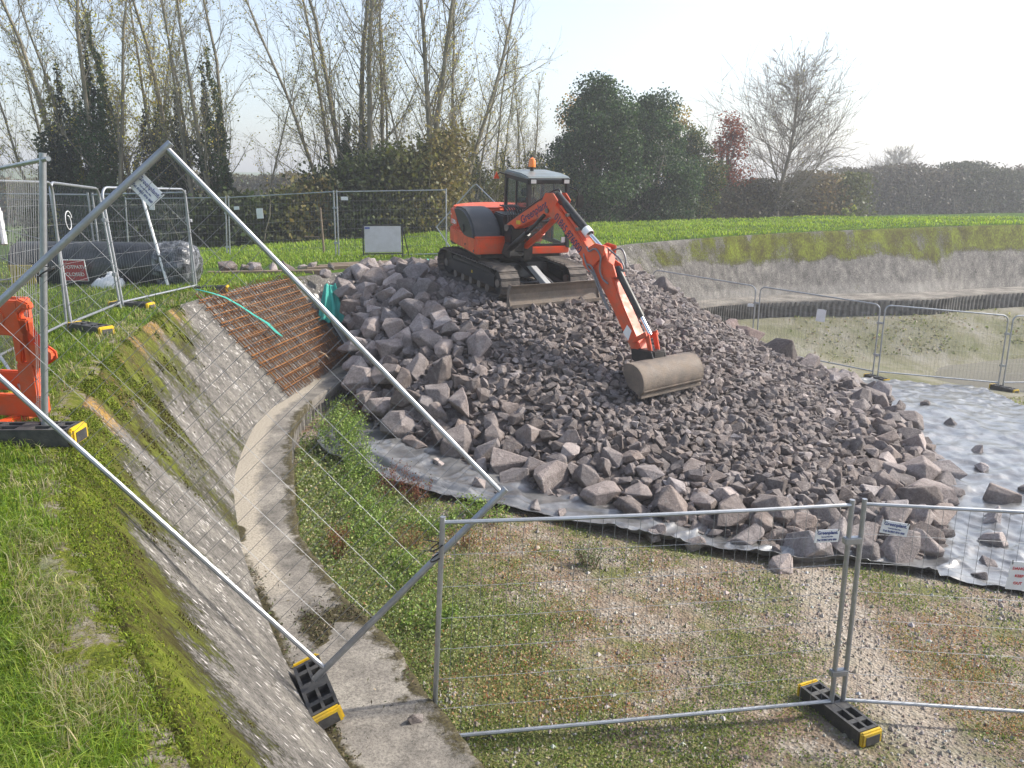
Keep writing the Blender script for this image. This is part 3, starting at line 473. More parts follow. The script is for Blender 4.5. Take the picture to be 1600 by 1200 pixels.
# ------------------------------------------------------------------ rusty reinforcement mats on the bank
def bank_at(row, v):
    q = catmull(RA, np.array([row]))[0]; return bank_point(q[None, :3], q[None, 3:5], np.array([v]))[0]
cTL, cTR, cBL, cBR = bank_at(8.92, -.03), bank_at(10.55, -.02), bank_at(8.88, .97), bank_at(10.65, .95); bn = unit(np.cross(cBL - cTL, cTR - cTL)); bn = bn if bn[0] > 0 else -bn
lab = ["rusty steel reinforcement mat lowest in the stack on the bank", "rusty steel reinforcement mat in the middle of the stack on the bank", "rusty steel reinforcement mat on top of the stack, under the green strap"]
for kmat in range(3):
    r0 = np.random.default_rng(50 + kmat); t = thing("reinforcement_mat", cBL, lab[kmat], "steel mat", "stacked reinforcement mats"); lift = .03 + .035 * kmat; du = r0.uniform(-.02, .02); dv = r0.uniform(-.02, .02)
    Q = lambda u, v: lerp(lerp(cTL, cTR, u + du), lerp(cBL, cBR, u + du), v + dv)
    for i in range(32):
        u = (i + .5) / 32 + r0.uniform(-.006, .006); MB().tube([Q(u, -.01 + r0.uniform(-.02, .02)) + bn * lift, Q(u, .5) + bn * (lift + r0.uniform(-.004, .004)), Q(u, 1.01 + r0.uniform(-.02, .02)) + bn * lift], .0075, 4).build("bar", RUST, t, world=True)
    for j in range(12):
        v = (j + .5) / 12 + r0.uniform(-.008, .008); MB().tube([Q(-.012, v) + bn * (lift + .014), Q(.5, v) + bn * (lift + .014), Q(1.012, v) + bn * (lift + .014)], .009, 4).build("cross_bar", RUST2, t, world=True)
Q = lambda u, v: lerp(lerp(cTL, cTR, u), lerp(cBL, cBR, u), v) + bn * .15
def ribbon(pts, w, side, name, mat, parent=None, label=None, cat=None, th=.004):
    pts = [np.asarray(p, float) for p in pts]; V = []; F = []
    for i, p in enumerate(pts):
        ww_ = w[i] if hasattr(w, '__len__') else w; V += [p - side * ww_, p + side * ww_]
        if i: F.append((2 * i - 2, 2 * i - 1, 2 * i + 1, 2 * i))
    o = nobj(name, V, F, mat, parent, smooth=True); md = o.modifiers.new("thickness", 'SOLIDIFY'); md.thickness = th
    return tag(o, label, cat) if label else o
sd = unit(cTR - cTL)
ribbon([Q(.05, -.06) - bn * .05, Q(.12, .02), Q(.18, .1) + bn * .03, Q(.24, .2) + bn * .02, Q(.30, .32), Q(.335, .43) + bn * .03, Q(.36, .52), Q(.37, .585) + bn * .02], [.03, .035, .04, .035, .04, .055, .05, .03], sd, "lifting_strap", TEAL, None, "teal webbing lifting strap draped over the rusty mats", "strap")
ribbon([Q(.12, .05), Q(.26, .16) + bn * .03, Q(.42, .27), Q(.56, .4) + bn * .03, Q(.66, .44)], .018, sd, "lifting_strap", plain("brown_webbing", (.22, .15, .09), .8), None, "thin brown webbing strap across the rusty mats", "strap")
ribbon([Q(.62, .84), Q(.645, .89) + bn * .03, Q(.67, .94), Q(.70, .95) + bn * .02], .02, sd, "strap_end", plain("buff_webbing", (.35, .26, .17), .8), None, "short buff strap end near the foot of the rusty mats", "strap")
# pale plank on the bank by the rocks, teal netting
p0, p1 = bank_at(10.8, .25), bank_at(10.78, .85); pn = bn * .05; ax = unit(p1 - p0); Rp = np.stack([ax, np.cross(bn, ax), bn], 1)
tag(MB(Rp, p0 + pn).box(0, np.linalg.norm(p1 - p0), -.07, .07, -.02, .02).build("plank", PALEB, bevel=.004), "pale plank lying down the bank between rusty mats and rocks", "plank")
def cloth(name, c, ux, uy, w, h, label, seed, amp=.09, nx=18, ny=22):
    r0 = np.random.default_rng(seed); gx, gy = np.meshgrid(np.linspace(-.5, .5, nx), np.linspace(0, 1, ny), indexing='ij'); n = unit(np.cross(ux, uy)); ww_ = w * (.45 + .75 * gy)
    P_ = np.asarray(c) + (gx * ww_)[..., None] * unit(ux) + (gy * h)[..., None] * unit(uy) + (amp * (fbm(gx * 4 + seed, gy * 1.5, 3) - .5) * 2 + amp * .6 * np.sin(gx * 17 + seed) * (.4 + gy))[..., None] * n
    o = nobj(name, P_.reshape(-1, 3), grid_faces(nx, ny), TEAL, smooth=True); md = o.modifiers.new("thickness", 'SOLIDIFY'); md.thickness = .004; return tag(o, label, "netting")
cloth("netting", A(-4.25, 18.75, -.42), A(.95, .3, 0), A(.12, -.55, -.62), .55, 1.0, "teal netting bunched between the bank's corner and the rocks", 3)
cloth("netting", A(-2.15, 22.1, -.14), A(1, .2, 0), A(.2, -.9, -.06), .7, .5, "teal netting lying on the ground behind the excavator's track", 8, .05)
# wrapped roll
ra, rb_ = A(-10.6, 17.55, .20), A(-6.95, 17.15, .20); Rr = frame3(rb_ - ra, A(0, 0, 1)); Lr = np.linalg.norm(rb_ - ra); ROLLM = plain("black_membrane", (.02, .021, .024), .36, 0, .3, 5, bump=.5, bscale=14, dirt=(.10, .105, .11), damt=.5, dscale=3)
t = thing("membrane_roll", A(-8.8, 17.35, -.28), "large black plastic wrapped roll lying on the grass behind the panels", "roll"); nr = 30; V = []; xs_ = np.linspace(0, Lr, 40)
for i, x in enumerate(xs_):
    for kq in range(nr):
        w = 2 * math.pi * kq / nr; r_ = .47 * (1 + .035 * (vnoise(x * 1.7, w * 1.3) - .5) + .02 * math.sin(w * 3 + x)); V.append(ra + Rr @ A(x, r_ * math.cos(w), r_ * math.sin(w)))
V = np.array(V) - np.array(t.location); F = [(i * nr + kq, i * nr + (kq + 1) % nr, (i + 1) * nr + (kq + 1) % nr, (i + 1) * nr + kq) for i in range(39) for kq in range(nr)]; nobj("roll_body", V, F, ROLLM, t, smooth=True)
WRAP = plain("shiny_black_wrap", (.04, .042, .048), .16, 0, .2, 6, bump=1.0, bscale=16, dirt=(.4, .42, .46), damt=.5, dscale=9); V = []; m2_ = 16
for i in range(m2_):
    x = -.45 + .77 * i / (m2_ - 1); e = math.sqrt(max(0, 1 - max(0, (x - .05) / .27) ** 2)) if x > .05 else 1
    for kq in range(40):
        w = 2 * math.pi * kq / 40; r_ = (.485 * e + .005) * (1 + .1 * (vnoise(w * 3.3, x * 9 + 5) - .5) + .05 * math.sin(w * 9 + x * 6)); V.append(ra + Rr @ A(Lr + x, r_ * math.cos(w), r_ * math.sin(w)))
V = np.array(V) - np.array(t.location); nobj("end_wrap", V, [(i * 40 + kq, i * 40 + (kq + 1) % 40, (i + 1) * 40 + (kq + 1) % 40, (i + 1) * 40 + kq) for i in range(m2_ - 1) for kq in range(40)], WRAP, t)
# signs, bag, poles
sgc = A(-9.12, 16.82, .12); Rs = frame3(A(1, -.05, 0), A(.03, -.25, 1)); t = thing("footpath_sign", sgc - A(0, 0, .45), "red FOOTPATH CLOSED sign propped against the wrapped roll", "sign"); MB(Rs, sgc).prism([(-.26, -.22), (.24, -.22), (.26, .22), (-.26, .22)], -.008, .008, 'z').build("board", REDS, t, world=True); MB(Rs, sgc).prism([(-.275, -.235), (.255, -.235), (.275, .235), (-.275, .235)], -.007, .005, 'z').build("rim", WPRINT, t, world=True)
text_obj("FOOTPATH", .105, WPRINT, t, Rs, sgc + Rs @ A(-.0, .075, .011)); text_obj("CLOSED", .11, WPRINT, t, Rs, sgc + Rs @ A(-.0, -.085, .011))
ysc = A(-10.1, 16.72, .03); t = thing("caution_sign", ysc - A(0, 0, .3), "plain yellow sign board propped low at the wrapped roll's end", "sign"); MB(Rs, ysc).box(-.3, .2, -.18, .22, -.008, .008).build("board", plain("yellow_board", (.48, .36, .03), .6, dirt=(.12, .1, .05), damt=.6), t, world=True); MB(Rs, ysc).box(-.25, -.2, -.3, .1, -.035, -.009).box(.1, .15, -.3, .1, -.035, -.009).build("stand", BPAINT, t, world=True)
V, F = [], []; bc = A(-8.4, 16.72, -.3)
for i in range(9):
    for kq in range(14): a, w = math.pi / 2 * i / 8, 2 * math.pi * kq / 14; V.append(bc + A(.34 * math.cos(a) * math.cos(w) * (1 + .2 * vnoise(w * 2, a * 3)), .22 * math.cos(a) * math.sin(w), .33 * math.sin(a) ** .8 * (1 + .35 * (vnoise(w * 1.5 + 4, a * 4) - .5)) + .08 * math.sin(a) * math.cos(w)))
F = [(i * 14 + kq, i * 14 + (kq + 1) % 14, (i + 1) * 14 + (kq + 1) % 14, (i + 1) * 14 + kq) for i in range(8) for kq in range(14)]
tag(nobj("sack", V, F, WHITE, smooth=True), "slumped white sack on the grass in front of the wrapped roll", "sack")
tag(MB().cyl((-7.62, 17.0, 1.62), (-7.1, 16.62, -.25), .03, 8).build("pole", WHITE, smooth=True), "white pole leaning over the wrapped roll", "pole")
tag(MB().cyl((-5.12, 8.2, 1.62), (-5.05, 8.1, 1.3), .028, 8).cyl((-5.12, 8.2, 1.62), (-5.13, 8.21, 1.66), .02, 8).build("tape_strip", WHITE), "short white strip tied to the panel beside the orange barrier", "strip")
sbc = A(-3.7, 23.3, -.27); t = thing("sign_board", sbc, "blank grey sign board on a black folding frame on the grass", "sign"); Rs = frame3(A(1, .12, 0), A(.0, .28, 1))
MB(Rs, sbc + A(0, 0, .16)).box(-.52, .52, .06, .82, -.012, .012).build("board", GREYB, t, bevel=.01, world=True); fm = MB(Rs, sbc)
for sx in (-1, 1): MB(Rs, sbc).box(sx * .56 - .018, sx * .56 + .018, -.02, 1.03, -.02, .02).build("leg", BPAINT, t, world=True); MB().cyl(sbc + Rs @ A(sx * .56, 1.0, -.02), sbc + A(sx * .68, .62, -.02), .017, 6).build("leg", BPAINT, t, world=True)
MB(Rs, sbc).box(-.56, .56, 1.0, 1.03, -.018, .018).build("top_bar", BPAINT, t, world=True); MB(Rs, sbc).box(-.56, .56, .17, .2, -.018, .018).build("bottom_bar", BPAINT, t, world=True); MB(Rs, sbc + A(0, 0, .16)).box(-.5, -.36, .74, .79, .012, .016).build("label_plate", BLUEP, t, world=True)
tag(MB().cyl((-5.9, 25.5, -.4), (-5.95, 25.5, 1.15), .035, 8).cyl((-5.95, 25.5, .25), (-6.5, 25.5, .25), .018, 6).build("marker_stake", TIMBER), "thin timber stake standing behind the back fence", "stake")
dp = np.array([(-7.6, 19.2), (-6.0, 19.45), (-4.6, 19.8), (-3.6, 20.9), (-2.5, 21.7), (-1.4, 23.0), (-1.6, 23.7), (-2.8, 23.5), (-4.4, 22.6), (-6.0, 21.3), (-7.7, 20.6)]); c_ = dp.mean(0); V = [(c_[0], c_[1], -.2)]; nd = 88
for kq in range(nd):
    t_ = kq / 8; a_, b_ = dp[int(t_) % 11], dp[(int(t_) + 1) % 11]; p = lerp(a_, b_, t_ % 1) + .12 * (A(vnoise(kq * .7, 1), vnoise(kq * .7, 9)) - .5); V.append((p[0], p[1], -.285))
EARTH = plain("bare_earth", (.20, .15, .105), .95, 0, .35, 4, bump=.6, bscale=22, dirt=(.10, .075, .055), damt=.8, dscale=2)
tag(nobj("dirt_path", V, [(0, 1 + kq, 1 + (kq + 1) % nd) for kq in range(nd)], EARTH, smooth=True), kind="structure")
# timber sleepers on the crest behind the mats
for i, (x0, y0, x1, y1, w, lb) in enumerate([(-7.3, 19.35, -4.6, 19.75, .13, "long timber sleeper laid below the heaped stones on the crest"), (-5.2, 20.35, -2.6, 21.6, .14, "timber sleeper laid on the crest beside the rock pile's top"), (-5.0, 20.85, -2.4, 22.1, .14, "weathered timber sleeper second back from the rock pile's top"), (-4.8, 21.35, -2.2, 22.6, .14, "weathered timber sleeper laid nearest the sign board")]):
    z = -.27; R_ = frame3(A(x1 - x0, y1 - y0, 0), A(-(y1 - y0), x1 - x0, 0)); tag(MB(R_, A(x0, y0, z)).box(0, math.hypot(x1 - x0, y1 - y0), -w, w, -.03, .10).build("timber_sleeper", TIMBER, bevel=.015), lb, "timber")
# ------------------------------------------------------------------ excavator
def rot3(yaw, pitch):
    cy, sy, cp, sp = math.cos(yaw), math.sin(yaw), math.cos(pitch), math.sin(pitch); f = A(cy * cp, sy * cp, -sp); l = A(-sy, cy, 0); return np.stack([f, l, np.cross(f, l)], 1)
EO = A(-.12, 19.03, -.41); RT = rot3(math.radians(-60), .10); RH = rot3(math.radians(-70), .085)
ex = thing("excavator", EO, "orange tracked excavator standing on top of the rock pile", "excavator")
def T(): return MB(RT, EO)
def Hs(): return MB(RH, EO)
B = dict(parent=ex, world=True)
# tracks
def stadium(s, x0, x1, zc, r):
    L1 = x1 - x0; Cc = math.pi * r; s = s % (2 * L1 + 2 * Cc)
    if s < L1: return x0 + s, zc - r, 0
    s -= L1
    if s < Cc: a = s / r; return x1 + r * math.sin(a), zc - r * math.cos(a), a
    s -= Cc
    if s < L1: return x1 - s, zc + r, math.pi
    s -= L1; a = s / r; return x0 - r * math.sin(a), zc + r * math.cos(a), math.pi + a
shoe_me = None
for sy in (-1, 1):
    yc = sy * .88; fr = T(); fr.box(-1.1, 1.2, yc - .13, yc + .13, .2, .47); fr.prism([(-1.0, .47), (1.1, .47), (.95, .56), (-.9, .56)], yc - .1, yc + .1)
    tf = fr.build("track", BPAINT, bevel=.02, **B)
    if sy < 0: tf["label"] = "mud-caked track on the engine side"
    n = 46; per = 2 * 2.55 + 2 * math.pi * .315
    for i in range(n):
        x, z, a = stadium(per * i / n, -1.2, 1.35, .335, .315); ca, sa = math.cos(a), math.sin(a); Rl = np.stack([A(ca, 0, sa), A(0, 1, 0), A(-sa, 0, ca)], 1)
        if shoe_me is None:
            m_ = MB(); m_.prism([(-.073, .012), (-.073, -.012), (-.05, -.016), (-.045, -.04), (-.025, -.04), (-.02, -.016), (.073, -.010), (.073, .014)], -.225, .225); so_ = m_.build("track_shoe", TRACKM, tf); shoe_me = so_.data
        else: so_ = link(bpy.data.objects.new("track_shoe", shoe_me), tf)
        so_.matrix_local = Matrix.Translation(Vector(RT @ A(x, yc, z))) @ Matrix((RT @ Rl).tolist()).to_4x4()
    for xx, r_, nm in ((-1.2, .27, "sprocket"), (1.35, .27, "idler_wheel")):
        w = T().cyl((xx, yc - .09, .335), (xx, yc + .09, .335), r_, 24).build(nm, BPAINT, bevel=.015, parent=tf); w.location = tuple(-EO); MB(RT, EO * 0).cyl((xx, yc - .15, .335), (xx, yc + .15, .335), .09, 14).build("hub", STEELD, tf)
    for xx in (-.75, -.35, .05, .45, .85): MB(RT, EO * 0).cyl((xx, yc - .12, .14), (xx, yc + .12, .14), .09, 14).build("roller", STEELD, tf)
    MB(RT, EO * 0).box(.1, .16, yc - .135, yc - .131, .33, .39).build("sticker", YELP, tf)
T().prism([(-.75, .3), (.8, .3), (.7, .62), (-.6, .62)], -.66, .66).build("undercarriage", BPAINT, bevel=.03, **B)
T().cyl((0, 0, .6), (0, 0, .8), .56, 32).build("slew_ring", BPAINT, smooth=True, **B)
# dozer blade
bl = [(2.20, .0), (2.125, .05), (2.075, .15), (2.065, .26), (2.10, .37), (2.185, .46)]; back = [(x - .035, z) for x, z in bl]
bd = T().prism(bl + back[::-1], -1.14, 1.14).build("dozer_blade", STEELD, bevel=.006, **B)
for s in (-1, 1): MB(RT, A(0, 0, 0)).prism([(2.21, -.005), (2.04, -.005), (2.0, .28), (2.06, .475), (2.2, .475), (2.13, .37), (2.1, .26), (2.11, .15), (2.16, .05)], s * 1.14 - .012, s * 1.14 + .012).build("end_plate", STEELD, bd)
MB(RT, A(0, 0, 0)).box(2.19, 2.215, -1.13, 1.13, -.01, .06).build("cutting_edge", STEELD, bd)
for s in (-1, 1): T().prism([(.55, .32), (2.03, .1), (2.03, .24), (.55, .48)], s * .5 - .06, s * .5 + .06).build("blade_arm", BPAINT, bevel=.01, **B)
T().cyl((.7, -.05, .62), (1.35, -.05, .47), .075, 14).build("blade_cylinder", BPAINT, smooth=True, **B); T().cyl((1.3, -.05, .48), (2.05, -.05, .3), .045, 12).build("cylinder_rod", CHROME, smooth=True, **B)
T().prism([(1.1, .62), (1.3, .66), (2.06, .36), (2.02, .22)], -.17, -.02).build("cylinder_guard", GREYB, bevel=.01, **B)
T().tube([(.6, .25, .55), (1.0, .28, .42), (1.5, .2, .38), (1.9, .12, .33)], .018, 6).tube([(.6, -.3, .5), (.9, -.38, .3), (1.3, -.32, .3), (1.7, -.2, .4)], .018, 6).build("hose", HOSEM, smooth=True, **B)
# house: plan outlines
def arcpts(cx, cy, r, a0, a1, n): return [(cx + r * math.cos(math.radians(a)), cy + r * math.sin(math.radians(a))) for a in np.linspace(a0, a1, n)]
plan = [(.95, -1.02), (.9, -1.1), (-1.0, -1.1)] + arcpts(-.55, 0, 1.22, 245, 115, 13) + [(-1.0, 1.1), (-.55, 1.1), (-.55, .02), (.1, .02), (.1, -.36), (.95, -.36)]
Hs().prism(plan, .86, 1.22, 'z').build("body", OPAINT, bevel=.03, **B)
rear = [(-.45, -1.1), (-1.0, -1.1)] + arcpts(-.55, 0, 1.2, 245, 115, 13) + [(-1.0, 1.1), (-.58, 1.1), (-.58, .02), (-.45, .02)]
Hs().prism(rear, 1.222, 1.7, 'z').build("engine_hood", OPAINT, bevel=.08, seg=3, **B)
Hs().prism([(x * 1.0 - .02, y * .97) for x, y in [(-.9, -1.1)] + arcpts(-.55, 0, 1.24, 245, 115, 13) + [(-.9, 1.1)]], .8, 1.06, 'z').build("counterweight", DKGREY, bevel=.04, **B)
Hs().prism([(-.4, -.95), (.85, -.95), (.85, .95), (-.4, .95)], .76, .87, 'z').build("deck", BPAINT, **B)
cov = [(-.72, 1.68), (-.6, 1.73), (-.25, 1.76), (.12, 1.74), (.45, 1.64), (.68, 1.5), (.82, 1.34), (.86, 1.16), (.45, 1.13), (.15, 1.14), (-.1, 1.22), (-.38, 1.40)]
cv = Hs().prism(cov, -1.125, -.46).build("side_cover", DKGREY, bevel=.05, seg=3, smooth=True, **B)
MB(RH, A(0, 0, 0)).cyl((.12, -1.12, 1.33), (.12, -1.15, 1.33), .09, 18).build("filler_cap", BPAINT, cv)
Hs().prism([(.42, 1.24), (.93, 1.24), (.93, 1.2), (.42, 1.2)], -1.08, -.37).build("front_ledge", OPAINT, bevel=.01, **B)
for x, z in ((.2, .98), (.85, .93)): Hs().cyl((x, -1.1, z), (x, -1.112, z), .03, 12).build("bolt", STEELD, **B)
text_obj("KX080-4", .15, WPRINT, ex, RH @ np.stack([A(1, 0, 0), A(0, 0, 1), A(0, -1, 0)], 1), EO + RH @ A(-.72, -1.104, 1.36), squash=.72)
Hs().box(-.98, -.94, -1.106, -1.09, 1.50, 1.53).build("sticker", WPRINT, **B)
for i in range(7):
    y = -.36 + i * .058; Hs().tube([(.96, y, 1.5), (.94, y, 1.68), (.86, y, 1.80), (.68, y, 1.86), (.4, y, 1.86)], .016, 6).build("guard_rib", BPAINT, smooth=True, **B)
Hs().box(.2, .9, -.44, .02, 1.0, 1.7).build("valve_box", BPAINT, bevel=.03, **B)
Hs().prism([(1.12, .1), (1.12, 1.05), (.98, 1.08), (.9, 1.08), (.9, .1)], .87, 1.03, 'z').build("front_skirt", OPAINT, bevel=.02, **B)
# cab
cx0, cx1, cy0, cy1, cz0, cz1 = -.55, 1.05, .07, 1.05, 1.0, 2.5
side = lambda y: dict(A0=(1.08, y, cz0), A1=(.92, y, cz1 - .04), Bq0=(.22, y, cz0), Bq1=(.2, y, cz1), C0=(cx0, y, cz0), C1=(cx0 + .06, y, cz1))
def bar(p, q, w, d, name="pillar", mat=None):
    p, q = A(*p), A(*q); z = unit(q - p); x = unit(np.cross(A(0, 1, 0), z)); y = np.cross(z, x); m = MB(RH @ np.stack([x, y, z], 1), EO + RH @ p); L_ = np.linalg.norm(q - p); m.box(-w / 2, w / 2, -d / 2, d / 2, -.02, L_ + .02); return m.build(name, mat or BPAINT, bevel=.012, **B)
for y in (cy0 + .035, cy1 - .035):
    s_ = side(y); bar(s_['A0'], s_['A1'], .10, .085); bar(s_['C0'], s_['C1'], .12, .07); bar(s_['Bq0'], s_['Bq1'], .06, .05); bar((-.55, y, 1.02), (1.06, y, 1.02), .1, .07, "sill_bar"); bar((-.5, y, 2.44), (.93, y, 2.42), .1, .07, "roof_bar")
for x, z, w in ((1.06, 1.03, .10), (.93, 2.42, .10), (1.01, 1.56, .045), (-.55, 1.05, .12), (-.49, 2.44, .1)): Hs().box(x - .035, x + .035, cy0, cy1, z - w / 2, z + w / 2).build("cross_bar", BPAINT, bevel=.01, **B)
Hs().prism([(-.56, 2.46), (.96, 2.44), (1.02, 2.47), (.97, 2.52), (.5, 2.565), (-.45, 2.575), (-.58, 2.53)], cy0 - .02, cy1 + .02).build("cab_roof", CABTOP, bevel=.03, seg=3, **B)
Hs().box(.93, .99, cy0 + .15, cy1 - .15, 2.4, 2.47).build("roof_visor", BPAINT, bevel=.01, **B)
for y in (cy0 + .1, cy1 - .1):
    l_ = Hs().box(.97, 1.05, y - .085, y + .085, 2.37, 2.49).build("work_light", BPAINT, bevel=.015, **B); MB(RH, A(0, 0, 0)).box(1.052, 1.057, y - .06, y + .06, 2.385, 2.465).build("lens", LENS, l_)
def pane(pts, n, name="window"):
    m = Hs(); pts = [A(*p) for p in pts]; nn_ = A(*n) * .006; m.add(pts + [p + nn_ for p in pts], [(3, 2, 1, 0), (4, 5, 6, 7), (0, 1, 5, 4), (1, 2, 6, 5), (2, 3, 7, 6), (3, 0, 4, 7)]); return m.build(name, GLASS, **B)
pane([(1.055, cy0 + .07, 1.08), (1.055, cy1 - .07, 1.08), (1.01, cy1 - .07, 1.54), (1.01, cy0 + .07, 1.54)], (1, 0, 0)); pane([(1.005, cy0 + .07, 1.58), (1.005, cy1 - .07, 1.58), (.93, cy1 - .07, 2.38), (.93, cy0 + .07, 2.38)], (1, 0, 0))
for y in (cy0 + .03, cy1 - .04):
    pane([(.24, y, 1.08), (1.02, y, 1.08), (.90, y, 2.38), (.24, y, 2.38)], (0, 1, 0)); pane([(-.48, y, 1.5), (.17, y, 1.5), (.17, y, 2.38), (-.43, y, 2.38)], (0, 1, 0))
pane([(-.54, cy0 + .1, 1.7), (-.54, cy1 - .1, 1.7), (-.5, cy1 - .1, 2.38), (-.5, cy0 + .1, 2.38)], (-1, 0, 0))
Hs().box(-.53, .2, cy1 - .06, cy1 - .01, 1.05, 1.5).build("door_panel", OPAINT, bevel=.01, **B); Hs().box(1.062, 1.066, .88, 1.0, 1.1, 1.22).build("sticker", WPRINT, **B)
se = Hs().prism([(-.35, 1.25), (.15, 1.28), (.15, 1.4), (-.22, 1.38), (-.32, 1.95), (-.42, 1.93), (-.42, 1.3)], .33, .8).build("seat", plain("seat_fabric", (.05, .05, .055), .8), bevel=.03, **B); MB(RH, A(0, 0, 0)).box(-.43, -.34, .43, .7, 1.97, 2.16).build("headrest", BPAINT, se, bevel=.03)
for y in (.28, .85): Hs().cyl((.25, y, 1.1), (.32, y, 1.62), .02, 8).cyl((.32, y, 1.6), (.33, y, 1.75), .032, 8).build("control_lever", HOSEM, **B)
Hs().tube([(.96, .22, 2.3), (.93, .22, 1.95), (1.0, .24, 1.6)], .012, 6).build("wiper", BPAINT, **B)
bc_ = Hs().cyl((-.05, .55, 2.56), (-.05, .55, 2.66), .045, 12).build("beacon", BPAINT, **B); MB(RH, A(0, 0, 0)).tube([(-.05, .55, 2.66), (-.05, .55, 2.78), (-.05, .55, 2.84), (-.05, .55, 2.87)], [.085, .08, .06, .01], 14).build("lens", AMBER, bc_, smooth=True)
Hs().tube([(-.45, .08, 2.45), (-.55, -.05, 2.5), (-.55, -.12, 2.46)], .015, 6).build("mirror_arm", BPAINT, **B); Hs().prism([(-.20, 2.36), (-.06, 2.36), (-.13, 2.52)], -.57, -.54, 'x').build("warning_triangle", plain("orange_red_reflector", (.8, .09, .02), .3), **B)
Hs().tube([(.95, 1.06, 2.3), (1.05, 1.2, 2.25), (1.05, 1.28, 2.1)], .015, 6).build("mirror_arm", BPAINT, **B); Hs().box(1.03, 1.09, 1.2, 1.37, 1.86, 2.14).build("mirror", BPAINT, bevel=.02, **B)
# boom, working in the plane through the boom foot
PSI = math.radians(-52); bdv = A(math.cos(PSI), math.sin(PSI), 0); bnv = A(-math.sin(PSI), math.cos(PSI), 0); RB = np.stack([bdv, bnv, A(0, 0, 1)], 1); F0 = EO + RH @ A(1.08, -.28, 1.4)
def K(): return MB(RB, F0)
Hs().prism([(.85, .78), (1.2, .8), (1.34, .95), (1.34, 1.48), (1.2, 1.55), (.95, 1.5), (.85, 1.3)], -.42, -.1).build("swing_post", BPAINT, bevel=.03, **B); Hs().box(.9, 1.28, -.1, .12, .8, 1.1).build("swing_bracket", BPAINT, bevel=.02, **B)
boom = [(-.12, .10), (.0, .17), (.5, .40), (1.0, .62), (1.26, .70), (1.44, .68), (1.62, .54), (2.15, .07), (2.62, -.33), (2.72, -.45), (2.66, -.54), (2.5, -.56), (2.25, -.36), (1.75, .08), (1.5, .28), (1.33, .34), (1.12, .32), (.6, .16), (.05, -.02), (-.1, -.02)]
bo_ = K().prism(boom, -.135, .135).build("boom", OPAINT, bevel=.018, **B)
for s in (-1, 1): MB(RB, F0 - EO).prism([(1.18, .66), (1.5, .66), (1.6, .54), (1.66, .66), (1.52, .80), (1.28, .80)], s * .17 - .016, s * .17 + .016).build("cylinder_lug", OPAINT, bo_, bevel=.008)
for p_, r_ in (((-.03, .05), .075), ((2.6, -.45), .07), ((1.3, .45), .05)): MB(RB, F0 - EO).cyl((p_[0], -.17, p_[1]), (p_[0], .17, p_[1]), r_, 16).build("pin", STEELD, bo_)
def side_text(body, size, c, ang, sq=1.0):
    xa = bdv * math.cos(ang) + A(0, 0, 1) * math.sin(ang); R_ = np.stack([xa, np.cross(-bnv, xa), -bnv], 1); text_obj(body, size, NAVY, bo_, R_, (F0 - EO) + RB @ A(c[0], -.1375, c[1]), squash=sq, world=False)
side_text("Greenplant", .235, (.86, .40), .42, .85); side_text("01865 876000", .225, (1.93, .03), -.715, .78)
K().box(.28, .42, -.1375, -.136, .14, .22).build("sticker", YELP, **B)
for s in (-1, 1):
    K().cyl((.08, s * .2, -.42), (.75, s * .2, -.02), .07, 14).build("boom_cylinder", OPAINT if s > 0 else BPAINT, smooth=True, **B); K().cyl((.7, s * .2, -.05), (1.28, s * .2, .36), .04 if s < 0 else .06, 12).build("cylinder_rod", BPAINT if s < 0 else OPAINT, smooth=True, **B)
K().prism([(-.1, -.5), (.2, -.55), (.2, -.32), (.02, -.25)], -.26, .26).build("cylinder_bracket", BPAINT, bevel=.015, **B)
# stick cylinder along the boom's back
K().cyl((1.46, 0, .75), (2.42, 0, .02), .085, 18).build("stick_cylinder", BPAINT, smooth=True, **B); K().cyl((2.35, 0, .075), (2.86, 0, -.28), .045, 14).build("cylinder_rod", CHROME, smooth=True, **B); K().cyl((2.30, 0, .11), (2.42, 0, .02), .1, 18).build("cylinder_band", WPRINT, smooth=True, **B)
stick = [(2.42, -.28), (2.72, -.16), (2.92, -.2), (2.98, -.3), (3.12, -.62), (3.36, -1.05), (3.86, -1.78), (4.0, -2.02), (3.93, -2.12), (3.78, -2.1), (3.6, -1.85), (3.05, -1.12), (2.62, -.66), (2.46, -.5)]
st_ = K().prism(stick, -.12, .12).build("stick", OPAINT, bevel=.016, **B)
for s in (-1, 1): MB(RB, F0 - EO).prism([(2.38, -.3), (2.75, -.12), (3.0, -.16), (2.98, -.34), (2.78, -.5), (2.6, -.68), (2.42, -.56)], s * .155 - .018, s * .155 + .018).build("pivot_plate", OPAINT, st_, bevel=.008)
for s in (-1, 1): MB(RB, F0 - EO).prism([(3.0, -.42), (3.2, -.5), (3.3, -.72), (3.16, -.74)], s * .11 - .015, s * .11 + .015).build("cylinder_lug", OPAINT, st_)
MB(RB, F0 - EO).box(3.52, 3.56, -.1225, -.1215, -1.72, -1.72).add([(3.62, -.1225, -1.58), (3.74, -.1225, -1.68), (3.66, -.1225, -1.88), (3.52, -.1225, -1.74)], [(0, 1, 2, 3)]).build("sticker", WPRINT, st_)
K().cyl((3.18, 0, -.56), (3.86, 0, -1.42), .07, 16).build("bucket_cylinder", BPAINT, smooth=True, **B); K().cyl((3.82, 0, -1.37), (4.1, 0, -1.72), .042, 12).build("cylinder_rod", CHROME, smooth=True, **B)
